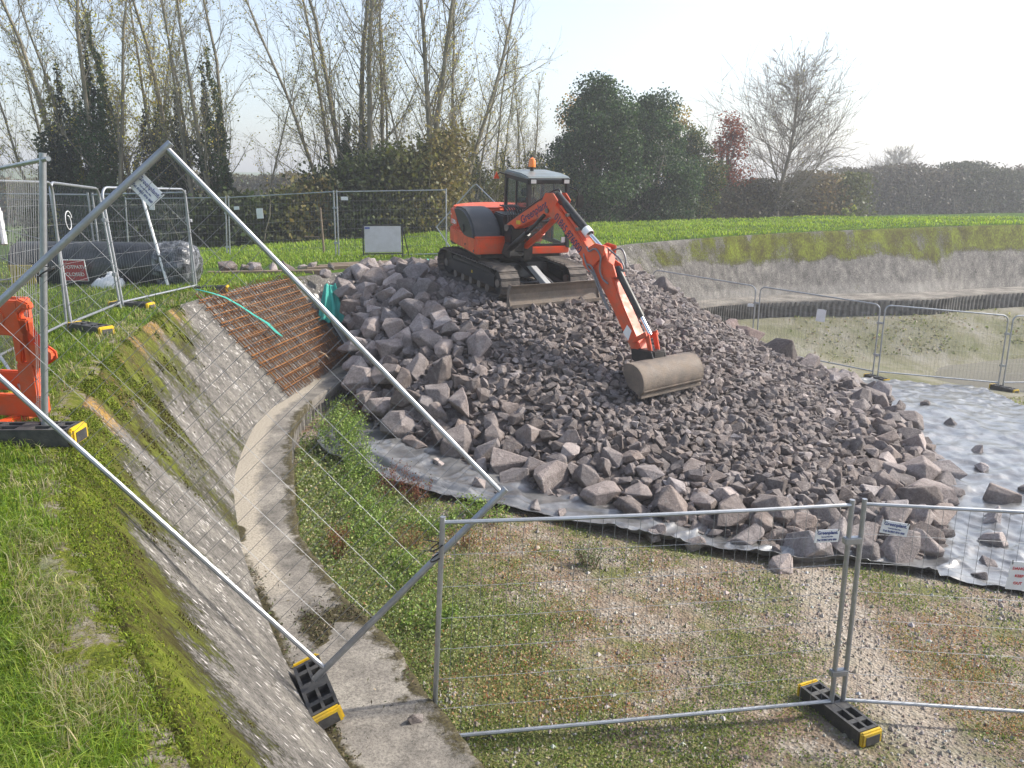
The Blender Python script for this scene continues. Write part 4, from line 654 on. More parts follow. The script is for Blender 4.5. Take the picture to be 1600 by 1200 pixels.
for s in (-1, 1):
    K().prism([(3.74, -1.85), (3.82, -1.9), (4.16, -1.72), (4.12, -1.64)], s * .15 - .02, s * .15 + .02).build("link_arm", OPAINT, bevel=.008, **B); K().prism([(4.06, -1.7), (4.16, -1.68), (4.28, -2.08), (4.18, -2.1)], s * .1 - .02, s * .1 + .02).build("link_arm", OPAINT, bevel=.008, **B)
for pts in ([(2.52, -.16, -.2), (2.62, -.2, -.28), (2.78, -.19, -.22), (2.92, -.18, -.36), (2.9, -.17, -.62), (2.98, -.16, -.78), (3.1, -.14, -.86)], [(2.44, -.17, -.34), (2.55, -.2, -.52), (2.68, -.19, -.56), (2.86, -.18, -.82), (3.05, -.17, -1.15), (3.2, -.15, -1.4)], [(2.46, -.17, -.40), (2.6, -.2, -.6), (2.72, -.19, -.68), (2.9, -.18, -.98), (3.15, -.16, -1.36)],
            [(2.98, .1, -.25), (3.15, .14, -.22), (3.28, .13, -.4), (3.26, .12, -.62), (3.18, .1, -.7)], [(2.9, .0, -.2), (3.2, .05, -.4), (3.32, .05, -.58), (3.2, .0, -.76)], [(.1, -.06, .22), (.5, -.06, .45), (1.0, -.05, .68), (1.26, -.05, .78), (1.45, -.06, .8)], [(1.0, .06, .70), (1.2, .05, .82), (1.42, .06, .86), (1.5, .06, .76)]):
    P_ = np.array(pts); tt_ = np.linspace(0, len(P_) - 1, 22); K().tube(catmull(P_, tt_), .018, 6).build("hose", HOSEM if pts[0][0] > 2 else BPAINT, smooth=True, **B)
K().tube([(1.66, -.09, .56), (2.4, -.09, -.06)], .014, 6).tube([(1.66, -.12, .56), (2.4, -.12, -.08)], .014, 6).build("hard_line", OPAINT, **B)
for x, z in ((1.9, .38), (2.2, .12)): K().box(x - .03, x + .03, -.15, -.05, z - .03, z + .03).build("line_clamp", STEELD, **B)
# grading bucket
prof = [(4.22, -2.13), (4.36, -2.10), (4.5, -2.12), (4.62, -2.19), (4.70, -2.30), (4.73, -2.43), (4.71, -2.55), (4.64, -2.64)]; prof = [tuple(p) for p in catmull(np.array(prof), np.linspace(0, len(prof) - 1, 25))]; inner = [(x - .03 * (1 if x > 4.6 else .3), z - (.03 if x < 4.6 else .0)) for x, z in prof]
bk = K().prism(prof + inner[::-1], -.80, .80).build("bucket", STEELD, smooth=True, **B)
for s in (-1, 1): MB(RB, F0 - EO).prism(prof + [(4.36, -2.52), (4.22, -2.3)], s * .80 - .014, s * .80 + .014).build("side_plate", STEELD, bk, bevel=.003)
MB(RB, F0 - EO).box(4.60, 4.68, -.82, .82, -2.69, -2.62).build("cutting_edge", STEELD, bk, bevel=.01); MB(RB, F0 - EO).box(4.62, 4.725, -.79, .79, -2.56, -2.545).build("wear_strip", STEELD, bk)
for s in (-1, 1): MB(RB, F0 - EO).prism([(3.8, -2.0), (4.3, -1.98), (4.36, -2.12), (3.98, -2.28), (3.82, -2.18)], s * .17 - .02, s * .17 + .02).build("hanger", BPAINT, bk, bevel=.01)
K().box(3.92, 4.34, -.15, .15, -2.14, -1.98).build("quick_hitch", BPAINT, bevel=.02, **B)
# ------------------------------------------------------------------ rock pile
PC = [(-2.75, 14.0, None), (-1.5, 13.0, None), (-.5, 12.25, None), (.5, 11.45, None), (1.75, 10.75, None), (3.6, 9.75, None), (5.7, 9.9, None), (7.2, 12.4, None), (8.3, 15.5, None), (8.9, 18.5, None), (8.9, 21.3, None), (7.6, 23.6, None), (6.4, 25.3, None),
      (-2.95, 15.2, -1.95), (-3.3, 17.0, -1.35), (-3.8, 18.5, -.65), (-3.9, 19.9, -.3), (-.12, 19.03, -.43), (.68, 17.6, -.58), (1.1, 16.95, -.68), (-.9, 20.4, -.27), (1.0, 19.7, -.43), (-1.25, 18.4, -.43), (-.45, 16.95, -.6), (1.9, 18.25, -.6),
      (-2.5, 21.4, -.2), (0, 23.4, -.2), (2.2, 24.9, -.2), (-2.6, 19.5, -.3), (-2.4, 20.6, -.22), (3, 14.2, -1.95), (1.9, 15.6, -1.32), (.9, 14.6, -1.5), (-2.7, 17.6, -.75), (-1.5, 15.5, -1.3), (-.3, 14, -1.75), (-1.9, 14.0, -1.85), (1.5, 12.5, -2.2), (3.5, 11.5, -2.45), (5, 12.5, -2.6),
      (5.3, 15, -2.25), (4.5, 17, -1.65), (4, 19.5, -1.12), (3.3, 22, -.72), (6.5, 18, -2.45), (5.6, 21, -1.75), (4.6, 24, -1.25), (5.6, 25.2, -1.75)]
PXY = np.array([p[:2] for p in PC]); PZ = np.array([p[2] if p[2] is not None else bed_smooth(p[0], p[1]) - .02 for p in PC], float)
_Am = np.linalg.norm(PXY[:, None] - PXY[None], axis=2); _wt = np.linalg.solve(_Am + 1e-6 * np.eye(len(PC)), PZ - PZ.mean())
OUTL = np.array([p[:2] for p in PC[:13]] + [(5.2, 26.3), (2.6, 25.3), (0, 23.7), (-2.6, 21.7), (-4.1, 20.0), (-4.0, 18.6), (-3.45, 17.0), (-3.05, 15.2)])
def inside(x, y, Pg):
    x = np.asarray(x); y = np.asarray(y); r = np.zeros(x.shape, bool); j = len(Pg) - 1
    for i in range(len(Pg)):
        xi, yi = Pg[i]; xj, yj = Pg[j]; r ^= ((yi > y) != (yj > y)) & (x < (xj - xi) * (y - yi) / (yj - yi + 1e-12) + xi); j = i
    return r
def pile_z(x, y):
    x = np.asarray(x, float); y = np.asarray(y, float); d = np.hypot(x[..., None] - PXY[:, 0], y[..., None] - PXY[:, 1]); return d @ _wt + PZ.mean()
OUTC = np.vstack([OUTL, OUTL[:1]])
def surf_z(x, y):
    ins = inside(x, y, OUTL); z = np.where(ins, np.maximum(pile_z(x, y), bed_smooth(x, y) - .05), bed_smooth(x, y)); return z
# rock shapes: convex, chipped by random planes
def ico(sub):
    bm = bmesh.new(); bmesh.ops.create_icosphere(bm, subdivisions=sub, radius=1); V = np.array([v.co[:] for v in bm.verts]); F = np.array([[v.index for v in f.verts] for f in bm.faces]); bm.free(); return V, F
def rock_shape(r0, npt, bev=0):
    """broken stone: convex hull of scattered points, arrises slightly blunted"""
    p = r0.normal(size=(npt, 3)); p /= np.linalg.norm(p, axis=1)[:, None]; p *= r0.uniform(.8, 1.1, (npt, 1)); p = np.sign(p) * np.abs(p) ** .8; p *= A(1, r0.uniform(.58, .95), r0.uniform(.42, .8))
    bm = bmesh.new()
    for q in p: bm.verts.new(q)
    bmesh.ops.convex_hull(bm, input=bm.verts); bmesh.ops.delete(bm, geom=[v for v in bm.verts if not v.link_faces], context='VERTS')
    bmesh.ops.dissolve_limit(bm, angle_limit=.2, verts=bm.verts, edges=bm.edges)
    if bev: bmesh.ops.bevel(bm, geom=list(bm.edges), offset=bev, segments=1, affect='EDGES', clamp_overlap=True)
    bmesh.ops.triangulate(bm, faces=bm.faces); bm.verts.index_update(); V = np.array([v.co[:] for v in bm.verts]); F = np.array([[v.index for v in f.verts] for f in bm.faces]); bm.free(); return V, F
def make_rock_mat():
    m, nt, N, L, b = newmat("quarry_stone"); tc = N.new("ShaderNodeTexCoord"); v = tc.outputs["Object"]; at = N.new("ShaderNodeAttribute"); at.attribute_name = "Col"; oi = N.new("ShaderNodeObjectInfo")
    g = N.new("ShaderNodeNewGeometry"); pos = g.outputs["Position"]
    base = mixc(N, L, .5, ramp(N, [(.36, (.117, .096, .089)), (.5, (.191, .160, .148)), (.64, (.276, .238, .219))], noise(N, L, pos, 4.5, 8, .7), L).outputs[0], ramp(N, [(.38, (.105, .088, .082)), (.62, (.25, .213, .198))], noise(N, L, pos, 28, 6, .75), L).outputs[0])
    mm = N.new("ShaderNodeMix"); mm.data_type = 'RGBA'; mm.blend_type = 'MULTIPLY'; mm.inputs[0].default_value = 1; L.new(base, mm.inputs[6]); L.new(at.outputs["Color"], mm.inputs[7]); col = mm.outputs[2]
    dust = ramp(N, [(.52, (0, 0, 0)), (.72, (1, 1, 1))], noise(N, L, pos, 9, 7, .72), L).outputs[0]; col = mixc(N, L, math2(N, L, 'MULTIPLY', dust, .45), col, (.36, .33, .305))
    L.new(col, b.inputs["Base Color"]); b.inputs["Roughness"].default_value = .82; b.inputs["Specular IOR Level"].default_value = .3
    pv = bumpn(N, L, b, noise(N, L, pos, 22, 8, .7), .8, .04); bumpn(N, L, b, noise(N, L, pos, 90, 4, .7), .5, .008, pv); return m
ROCK = make_rock_mat(); r0 = np.random.default_rng(5)
SM = [rock_shape(r0, r0.integers(10, 15), .0) for _ in range(26)]; BG_ = [rock_shape(r0, r0.integers(11, 18), .035) for _ in range(26)]
def rand_rot(r0, flat=.35):
    e = r0.normal(0, flat, 2); return np.array(Matrix.Rotation(r0.uniform(0, 6.28), 3, 'Z') @ Matrix.Rotation(e[0], 3, 'X') @ Matrix.Rotation(e[1], 3, 'Y'))
def tint(r0, big):
    t = r0.uniform(.7, 1.4); w = r0.uniform(-.04, .04); pale = r0.random() < (.34 if big else .07); t = t * (1.55 if pale else 1); g = .06 if pale else 0
    return A(t * (1 + w), t * (1 + g * .5), t * (1 - w + g))
# size field: coarse on the flanks, fine on the ramp
def coarse(x, y):
    d = seg_dist(x, y, OUTC); fl = 1 - smooth01(d / 2.3); left = smooth01((.1 - x - .18 * (y - 15)) / 1.6) * smooth01((y - 12.5) / 1.5); back = smooth01((y - 20.2) / 1.5) * smooth01((.3 - x) / 1.5); return np.clip(np.maximum(fl, left) * (1 - .85 * back), 0, 1)
placed = []; cell = {}
def try_place(x, y, r, pack):
    k0 = (int(x / .5), int(y / .5))
    for i in range(-2, 3):
        for j in range(-2, 3):
            for (a, b_, c) in cell.get((k0[0] + i, k0[1] + j), ()):
                if (a - x) ** 2 + (b_ - y) ** 2 < ((c + r) * pack) ** 2: return False
    cell.setdefault(k0, []).append((x, y, r)); return True
def in_exc(x, y, m=.0):
    l = RT.T @ (A(x, y, EO[2]) - EO); return -1.65 - m < l[0] < 2.15 + m and abs(l[1]) < 1.16 + m
def in_bucket(x, y):
    l = RB.T @ (A(x, y, 0) - F0); return 4.05 < l[0] < 4.85 and abs(l[1]) < .9
bigs = []
manual = [(.62, 11.7, .34, "large pale block of stone at the front edge of the pile above the membrane"), (.0, 12.3, .33, "dark squat boulder beside the pale block at the pile's front edge"), (1.35, 11.2, .30, "wide brown boulder on the front edge between the pale block and slanted slab"), (1.75, 10.85, .24, "slanted flat slab at the pile's front edge over the membrane"),
          (-2.35, 14.1, .34, "broad pale boulder low on the pile's flank near the walkway"), (6.85, 20.2, .42, "largest dark boulder on the pile's far flank beyond the bucket"), (7.55, 20.0, .36, "pale grey boulder leaning on the largest dark boulder"), (8.15, 18.9, .36, "round grey boulder alone on the silver sheet's edge"), (6.2, 22.6, .34, "pointed pinkish boulder on the ridge beside the far fence"),
          (6.55, 22.0, .42, "wide pinkish boulder below the pointed one at the far fence"), (4.3, 22.9, .40, "long flat slab lying on top of the ridge below the bank"), (6.75, 12.1, .36, "large pale boulder on the flank facing the silver sheet"), (6.9, 12.9, .34, "upright angular boulder behind the pale one by the silver sheet"), (-.6, 15.2, .34, "long pale slab in the middle of the boulder flank"), (-.9, 13.7, .34, "big pale boulder low in the boulder flank above the membrane")]
for x, y, r, lb in manual: try_place(x, y, r, .6); bigs.append((x, y, r, lb))
rr_ = np.random.default_rng(21); cx_ = rr_.uniform(-4.5, 9.2, 14000); cy_ = rr_.uniform(9, 26, 14000); ok = inside(cx_, cy_, OUTL); cx_, cy_ = cx_[ok], cy_[ok]; cc_ = coarse(cx_, cy_)
cand = sorted([(.10 + .25 * c * rr_.beta(1.2, 2.7) + (.02 * c), x, y, c) for x, y, c in zip(cx_, cy_, cc_) if rr_.random() < .06 + .94 * c], reverse=True)
smallr = []
for r, x, y, c in cand:
    if in_exc(x, y, .25) or in_bucket(x, y) or (abs(x - 1) < 2.2 and 13 < y < 17.5 and r > .2): continue
    if try_place(x, y, r, .66):
        bigs.append((x, y, r, None)) if len(bigs) < 282 and r > .15 else smallr.append((x, y, r))
def zone(x, y):
    if y < 12.2 and x < 6: return ("on the pile's front foot above the twin posts" if x > 3 else "on the pile's front foot behind the fence's top rail"), "boulders along the front foot of the pile"
    if x > 4.8: return ("above the silver sheet's near end" if y < 14 else "on the flank beside the silver sheet" if y < 18.5 else "on the ridge by the far fence" if x < 6.4 else "on the flank by the far fence"), "boulders on the sheet side flank"
    if x < .2 and y > 17.6: return ("between the bank corner and sleepers" if y > 19 else "between the rusty mats and excavator track"), "boulders by the bank corner"
    if x < .8: return ("on the flank facing the concrete walkway" if x < -1.2 else "on the flank above the dark membrane"), "boulders on the walkway side flank"
    return ("in the rubble right of the bucket" if x > 3 else "in the rubble below the dozer blade"), "stones on the ramp"
def rock_mesh(k, tn): 
    me = npmesh("rock", BG_[k][0], BG_[k][1], ROCK, cols=np.tile(tn, (len(BG_[k][0]), 1))); return me
RT_ = [tint(r0, True) for i in range(66)]; RM = [rock_mesh(i % len(BG_), RT_[i]) for i in range(66)]; ii = 0
def add_rock(x, y, r, lb, grp, flat=.4, dz=.25, z=None, mesh=None, name="rock"):
    global ii
    o = bpy.data.objects.new(name, mesh or RM[(ii * 7) % len(RM)]); ii += 1
    z0 = (float(surf_z(np.array([x]), np.array([y]))[0]) if z is None else z) + r * dz
    o.matrix_world = Matrix.Translation((x, y, z0)) @ Matrix(rand_rot(r0, flat).tolist()).to_4x4() @ Matrix.Diagonal((r * 1.25, r * 1.25, r * 1.35, 1)); link(o); tag(o, lb, "rock", grp); return o
for x, y, r, lb in bigs:
    if lb: o = add_rock(x, y, r, lb, "named boulders of the pile", .25, mesh=rock_mesh(ii % len(BG_), A(1.5, 1.5, 1.52) if "pale" in lb else A(.85, .85, .85) if "dark" in lb else A(1.25, 1.1, 1.08) if "pink" in lb else A(1, 1, 1)))
    else:
        zl = zone(x, y); tn_ = RT_[(ii * 7) % len(RM)].mean(); zr = float(surf_z(np.array([x]), np.array([y]))[0]); hb = "high" if zr > -1.0 else "halfway up" if zr > -1.9 else "low"
        add_rock(x, y, r, ("large " if r > .27 else "small " if r < .19 else "middling ") + ("pale grey " if tn_ > 1.22 else "dark " if tn_ < .92 else "brown-grey ") + "rock " + hb + " " + zl[0], zl[1])
# loose stones on the sheet, the walkway and the crest
for x, y, r in [(6.9, 10.6, .17), (7.3, 11.4, .2), (7.9, 12.2, .26), (7.6, 13.3, .3), (8.4, 13.6, .16), (6.3, 9.75, .12), (6.0, 9.4, .1), (6.7, 9.6, .13), (8.9, 14.6, .13), (9.3, 16.4, .14), (9.6, 18.0, .12), (7.3, 10.2, .11), (8.6, 12.6, .12)]: add_rock(x, y, r, "loose stone lying apart on the silver sheet", "loose stones on the silver sheet", z=bz(x, y) + .03)
for x, y, r in [(-1.2, 12.35, .15), (-.5, 11.45, .14), (-.2, 11.25, .1), (.35, 10.75, .12), (.7, 10.6, .1), (1.9, 9.95, .13), (2.4, 9.75, .13), (2.0, 10.2, .12)]: add_rock(x, y, r, "loose stone lying apart on the dark membrane", "loose stones on the dark membrane", z=bz(x, y) + .04)
for x, y, r in [(-6.95, 19.65, .22), (-6.6, 19.9, .12), (-6.25, 19.7, .16), (-5.9, 19.9, .17), (-5.55, 20.05, .15), (-5.2, 20.0, .12), (-6.45, 20.2, .16), (-5.75, 20.4, .18), (-5.05, 20.5, .12), (-4.55, 20.3, .1), (-7.2, 20.0, .12)]: add_rock(x, y, r, "stone in the small heap on the crest behind the rusty mats", "small stone heap on the crest", z=-.18)
add_rock(-4.45, 19.2, .13, "single pale cobble on the crest edge above the bank corner", "lone stones", z=-.24); add_rock(-.72, 5.22, .055, "small dark stone alone on the near end of the concrete walkway", "lone stones", z=-2.0, flat=1.2); add_rock(3.42, 9.32, .17, "whitish stone at the corner of the dark membrane", "lone stones", z=bz(3.42, 9.32), mesh=rock_mesh(3, A(2, 2, 2)))
# the uncountable rest: one mesh of stones over a rough core
fx = rr_.uniform(-4.6, 9.2, 66000); fy = rr_.uniform(9, 26.2, 66000); ok = inside(fx, fy, OUTL); fx, fy = fx[ok], fy[ok]
cell = {}
for x, y, r, *_ in bigs + [(a, b_, c, 0) for a, b_, c in smallr]: cell.setdefault((int(x / .5), int(y / .5)), []).append((x, y, r))
fine = []
for x, y, c in zip(fx, fy, coarse(fx, fy)):
    if in_exc(x, y, -.05): continue
    r = rr_.uniform(.045, .10) * (1 + .25 * c) if rr_.random() < .8 else rr_.uniform(.09, .14)
    if r > .09 and in_bucket(x, y): r = .05
    if try_place(x, y, r, .54): fine.append((x, y, r))
allr = [(x, y, r, .25) for x, y, r in smallr] + [(x, y, r, .15) for x, y, r in fine]; Vs, Fs, Cs = [], [], []; nV = 0
zz_ = surf_z(np.array([q[0] for q in allr]), np.array([q[1] for q in allr]))
for i, (x, y, r, dz) in enumerate(allr):
    sv, sf = SM[i % 26]; Vs.append((sv * (r * A(1.25, 1.25, 1.3))) @ rand_rot(r0, .45).T + A(x, y, zz_[i] + r * dz)); Fs.append(sf + nV); nV += len(sv); Cs.append(np.tile(tint(r0, False), (len(sv), 1)))
gx_ = np.arange(-4.7, 9.4, .12); gy_ = np.arange(9, 26.5, .12); GX, GY = np.meshgrid(gx_, gy_, indexing='ij'); GZ = np.where(inside(GX, GY, OUTL), pile_z(GX, GY) - .03 + .05 * (fbm(GX * 5, GY * 5) - .5), bed_smooth(GX, GY) - .6)
gf = grid_faces(len(gx_), len(gy_))[:, ::-1]; keep = inside(GX, GY, OUTL).ravel(); gf = gf[keep[gf].all(1)]; off = nV; gf3 = np.concatenate([gf[:, [0, 1, 2]], gf[:, [0, 2, 3]]]) + off
Vs.append(np.stack([GX, GY, GZ], -1).reshape(-1, 3)); Cs.append(np.full((GX.size, 3), .8)); Fs.append(gf3)
rb = nobj("rubble", np.concatenate(Vs), np.concatenate(Fs), ROCK, cols=np.concatenate(Cs)); tag(rb, "heap of smaller grey-brown broken stone filling the rock pile", "rubble", kind="stuff")
print("ROCKS", len(bigs), len(smallr), len(fine))
# ------------------------------------------------------------------ membrane under the pile
outer = np.array([(-3.35, 13.3), (-3.1, 12.35), (-2.37, 11.68), (-1.7, 11.15), (-.93, 10.9), (.45, 10.42), (1.3, 10.05), (2.11, 9.75), (3.0, 9.5), (3.6, 9.42), (4.5, 9.5), (5.4, 9.3), (6.6, 8.85), (7.7, 8.75), (9.2, 9.6), (10.6, 12.5), (11.6, 15.6), (12.3, 18.4), (12.7, 20.2), (13.0, 21.9), (11.2, 22.05), (10, 22.2), (8.8, 22.5), (7.6, 23.4)])
inner = np.array([(-2.5, 14.2), (-2.2, 13.6), (-1.6, 13.2), (-.9, 12.6), (-.3, 12.2), (.9, 11.6), (1.7, 11.2), (2.5, 10.8), (3.2, 10.5), (3.8, 10.4), (4.5, 10.5), (5.0, 10.6), (5.4, 10.9), (5.8, 11.6), (6.4, 12.5), (7, 13.5), (7.4, 15), (7.6, 17), (7.8, 18.5), (8, 19.8), (7.9, 20.6), (7.7, 21), (7.4, 21.6), (6.9, 22.5)])
tq = np.linspace(0, len(outer) - 1, 700); O_ = catmull(outer, tq); I_ = catmull(inner, tq); nq = 60; vq = np.linspace(0, 1, nq) ** 1.3
MX = O_[:, None, 0] * (1 - vq) + I_[:, None, 0] * vq; MY = O_[:, None, 1] * (1 - vq) + I_[:, None, 1] * vq
rid = np.abs(fbm(MX * 1.3 + .6 * fbm(MX * .7, MY * .7, 2), MY * 1.7 + 20, 3) - .5) * 2; rid2 = np.abs(fbm(MX * 3.1 + 7, MY * 2.3 + 3, 3) - .5) * 2
rid3 = np.abs(fbm((MX + MY) * .5 + 3, (MX - MY) * 1.9, 2) - .5) * 2; wr_ = .05 * (1 - rid) ** 6 + .03 * (1 - rid3) ** 9 + (.012 + .014 * smooth01((tq[:, None] - 11) / 2)) * (1 - rid2) ** 7 + (.006 + .006 * smooth01((tq[:, None] - 11) / 2)) * (fbm(MX * 5, MY * 5, 3) - .5); lip = np.exp(-(vq * 14) ** 2)[None] * (.03 + .09 * smooth01((.46 - np.abs(tq / len(outer) - .22)) / .2)[:, None] * vnoise(tq * 1.3, tq * 0)[:, None]) * (tq[:, None] < 11)
left_fold = .10 * np.exp(-((vq[None] - .25) / .15) ** 2) * smooth01((6 - tq) / 4)[:, None] * np.sin(vq[None] * 20 + tq[:, None] * .8)
MZ = bed_z(MX, MY) + .03 + wr_ + lip + np.abs(left_fold) + .10 * smooth01((5 - tq) / 4)[:, None]
def make_sheet_mat():
    m, nt, N, L, b = newmat("plastic_membrane"); tc = N.new("ShaderNodeTexCoord"); v = tc.outputs["Object"]
    col = ramp(N, [(.38, (.075, .075, .077)), (.5, (.125, .125, .127)), (.62, (.20, .20, .20))], noise(N, L, v, 1.7, 8, .7), L).outputs[0]; L.new(col, b.inputs["Base Color"])
    rg = N.new("ShaderNodeMapRange"); rg.inputs[3].default_value = .22; rg.inputs[4].default_value = .48; L.new(noise(N, L, v, 3, 6), rg.inputs[0]); L.new(rg.outputs[0], b.inputs["Roughness"]); b.inputs["Specular IOR Level"].default_value = .9; b.inputs["Coat Weight"].default_value = .8; b.inputs["Coat Roughness"].default_value = .22
    pv = bumpn(N, L, b, noise(N, L, v, 1.2, 3, .5), .10, .05)
    ns = N.new("ShaderNodeTexNoise"); ns.inputs["Scale"].default_value = 1.6; ns.inputs["Detail"].default_value = 3; L.new(v, ns.inputs["Vector"]); va = N.new("ShaderNodeVectorMath"); va.operation = 'ADD'; L.new(v, va.inputs[0]); L.new(ns.outputs["Color"], va.inputs[1])
    for sc_, st_ in ((1.1, .30), (3.7, .10)):
        ve = N.new("ShaderNodeTexVoronoi"); ve.feature = 'DISTANCE_TO_EDGE'; ve.inputs["Scale"].default_value = sc_; L.new(va.outputs[0], ve.inputs["Vector"]); pv = bumpn(N, L, b, ramp(N, [(0, (1, 1, 1)), (.22, (0, 0, 0))], ve.outputs["Distance"], L).outputs[0], st_, .03, pv); return m
SHEET = make_sheet_mat()
mo = nobj("membrane_sheet", np.stack([MX, MY, MZ], -1).reshape(-1, 3), grid_faces(700, nq), SHEET, smooth=True); tag(mo, "wrinkled grey plastic membrane spread under the rock pile, silvery beyond it", "plastic sheet"); md = mo.modifiers.new("thickness", 'SOLIDIFY'); md.thickness = .006
# ------------------------------------------------------------------ vegetation
GRASSM = leafmat("grass_blades", .45, .5); LEAFM = leafmat("leaves", .32, .5); MOSSM = leafmat("moss_tufts", .2, .8)
def blades(P, h, w, lean, cols, r0, bend=.45):
    """curved grass blades, three triangles each"""
    n = len(P); a = r0.uniform(0, 6.283, n); d = np.stack([np.cos(a), np.sin(a), 0 * a], 1); sd = np.stack([-d[:, 1], d[:, 0], 0 * a], 1) * (w / 2)[:, None]; up = np.tile(A(0, 0, 1), (n, 1)); ln = (lean * h)[:, None] * d
    b0 = P; m = P + up * (h * .55)[:, None] + ln * .3; t = P + up * (h * (1 - bend * lean))[:, None] + ln; V = np.stack([b0 - sd, b0 + sd, m - sd * .8, m + sd * .8, t], 1).reshape(-1, 3); i = (np.arange(n) * 5)[:, None]
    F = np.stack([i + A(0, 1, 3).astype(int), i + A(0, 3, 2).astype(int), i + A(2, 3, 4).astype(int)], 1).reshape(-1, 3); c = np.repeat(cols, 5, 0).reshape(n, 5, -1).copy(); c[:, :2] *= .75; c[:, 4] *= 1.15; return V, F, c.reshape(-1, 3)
def leafquads(P, size, cols, r0, up=.0, asp=.6):
    """diamond leaves in random attitudes"""
    n = len(P); u = r0.normal(size=(n, 3)); u[:, 2] += up; u /= np.linalg.norm(u, axis=1)[:, None]; v = r0.normal(size=(n, 3)); v -= u * np.sum(u * v, 1)[:, None]; v /= np.linalg.norm(v, axis=1)[:, None]; s = np.asarray(size)[:, None]
    V = np.stack([P, P + u * s * .5 + v * s * asp * .5, P + u * s, P + u * s * .5 - v * s * asp * .5], 1).reshape(-1, 3); i = (np.arange(n) * 4)[:, None] + np.arange(4)[None]; return V, i, np.repeat(cols, 4, 0)
def pick(r0, n, pal, w, jit=.18):
    pal = np.array(pal); c = pal[r0.choice(len(pal), n, p=np.array(w) / np.sum(w))]; return np.clip(c * (1 + r0.normal(0, jit, (n, 1))) * (1 + r0.normal(0, .05, (n, 3))), .004, 1)
def polar(r0, n, d0, d1, a0=-40, a1=40):
    d = np.exp(r0.uniform(math.log(d0), math.log(d1), n)); a = np.radians(r0.uniform(a0, a1, n)); return d * np.sin(a), d * np.cos(a), d
CS = np.arange(0, len(SS), 2)
def crest_off(x, y):
    best = np.full(len(x), 1e9); idx = np.zeros(len(x), int)
    for j in range(0, len(CS), 400):
        q = CS[j:j + 400]; dd = (x[:, None] - CR[q, 0][None]) ** 2 + (y[:, None] - CR[q, 1][None]) ** 2; k = dd.argmin(1); v = dd[np.arange(len(x)), k]; b = v < best; best[b] = v[b]; idx[b] = q[k[b]]
    sg = np.sign((x - CR[idx, 0]) * NO[idx, 0] + (y - CR[idx, 1]) * NO[idx, 1]); return np.sqrt(best) * sg, idx
def ground_at(x, y):
    o, i = crest_off(x, y); oc = np.maximum(o, 0); rel = np.clip(oc / .8, 0, 1) * np.clip(1 - (oc - 40) / 60, 0, 1); return o, i, plateau(i, oc) + rel * (.10 * (fbm(x * .5, y * .5) - .5) + .04 * (fbm(x * 2.2, y * 2.2) - .5))
g0 = np.random.default_rng(77)
GP_ = [(.14, .215, .024), (.205, .285, .036), (.29, .34, .06), (.08, .14, .02), (.42, .38, .18)]
x, y, d = polar(g0, 330000, 1.6, 19, -50, 5); o, i, z = ground_at(x, y); edge = .16 * (fbm(SS[i] * 2.2, SS[i] * 0 + 4, 3) - .5); k = (o > -.06) & (g0.random(len(o)) < smooth01((o - np.where(y < 9, .10, .0) - 2.6 * edge) / np.where(y < 9, .24, .1))) & (o < 9) & ~inside(x, y, dp); x, y, d, o, i, z = [q[k] for q in (x, y, d, o, i, z)]; n = len(x)
pa = fbm(x * 1.1, y * 1.1, 3); pa2 = fbm(x * .35 + 9, y * .35, 3); h = (.05 + .085 * g0.random(n) ** 1.4) * (.5 + 1.1 * pa) * np.clip(.55 + o, .55, 1.15); w = np.maximum(.0035, d * .0011) * g0.uniform(.7, 1.3, n); c = pick(g0, n, GP_, [3, 3, 1.6, 1.6, .35]) * (.72 + .55 * pa2)[:, None]
ed = (o < .40) & (g0.random(n) < .55 * smooth01((fbm(x * 3.1 + 8, y * 3.1, 3) - .36) / .2)); c[ed] = pick(g0, ed.sum(), [(.42, .38, .22), (.30, .28, .12), (.2, .25, .05)], [2, 1, 1.5]); h[ed] *= 1.25
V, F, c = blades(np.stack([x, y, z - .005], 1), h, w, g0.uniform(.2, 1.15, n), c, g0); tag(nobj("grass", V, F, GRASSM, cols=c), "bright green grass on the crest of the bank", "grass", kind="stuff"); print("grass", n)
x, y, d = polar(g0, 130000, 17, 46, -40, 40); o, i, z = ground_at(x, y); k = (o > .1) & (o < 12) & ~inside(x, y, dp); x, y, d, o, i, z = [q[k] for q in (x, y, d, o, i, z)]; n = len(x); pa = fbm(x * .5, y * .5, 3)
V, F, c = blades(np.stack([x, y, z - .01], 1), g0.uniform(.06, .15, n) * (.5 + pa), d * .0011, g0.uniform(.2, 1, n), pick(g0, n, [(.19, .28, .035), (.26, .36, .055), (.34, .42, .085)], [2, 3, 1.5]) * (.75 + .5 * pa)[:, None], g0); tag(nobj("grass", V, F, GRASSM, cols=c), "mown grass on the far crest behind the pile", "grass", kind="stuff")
# moss and straw tufts along the shoulder of the near bank
sA = np.sort(g0.uniform(arc_of(1.6), arc_of(8.5), 150000)); vA = g0.normal(.08, .27, len(sA)); vA = np.where(vA < -.26, np.abs(vA), vA); ks = np.clip(np.searchsorted(SS, sA), 0, len(SS) - 1); kv = np.clip(np.searchsorted(vv, vA), 0, nv - 1); mm_ = moss[ks, kv]; dn = fbm(sA * 9, vA * 12, 4); k = (vA < .95) & ((vA > -.05) | (ks < np.searchsorted(SS, arc_of(6.2)))) & (mm_ * .42 + dn * .62 + .62 * fbm(sA * 1.9, vA * 3.2 + 5, 4) > .93); ks, kv, vA, dn = ks[k], kv[k], vA[k], dn[k]; Pm = P_bank = bank_point(CR[ks], TO[ks], vA); Pm = P_bank + g0.normal(0, .008, P_bank.shape); dC = np.hypot(Pm[:, 0], Pm[:, 1]); n = len(Pm)
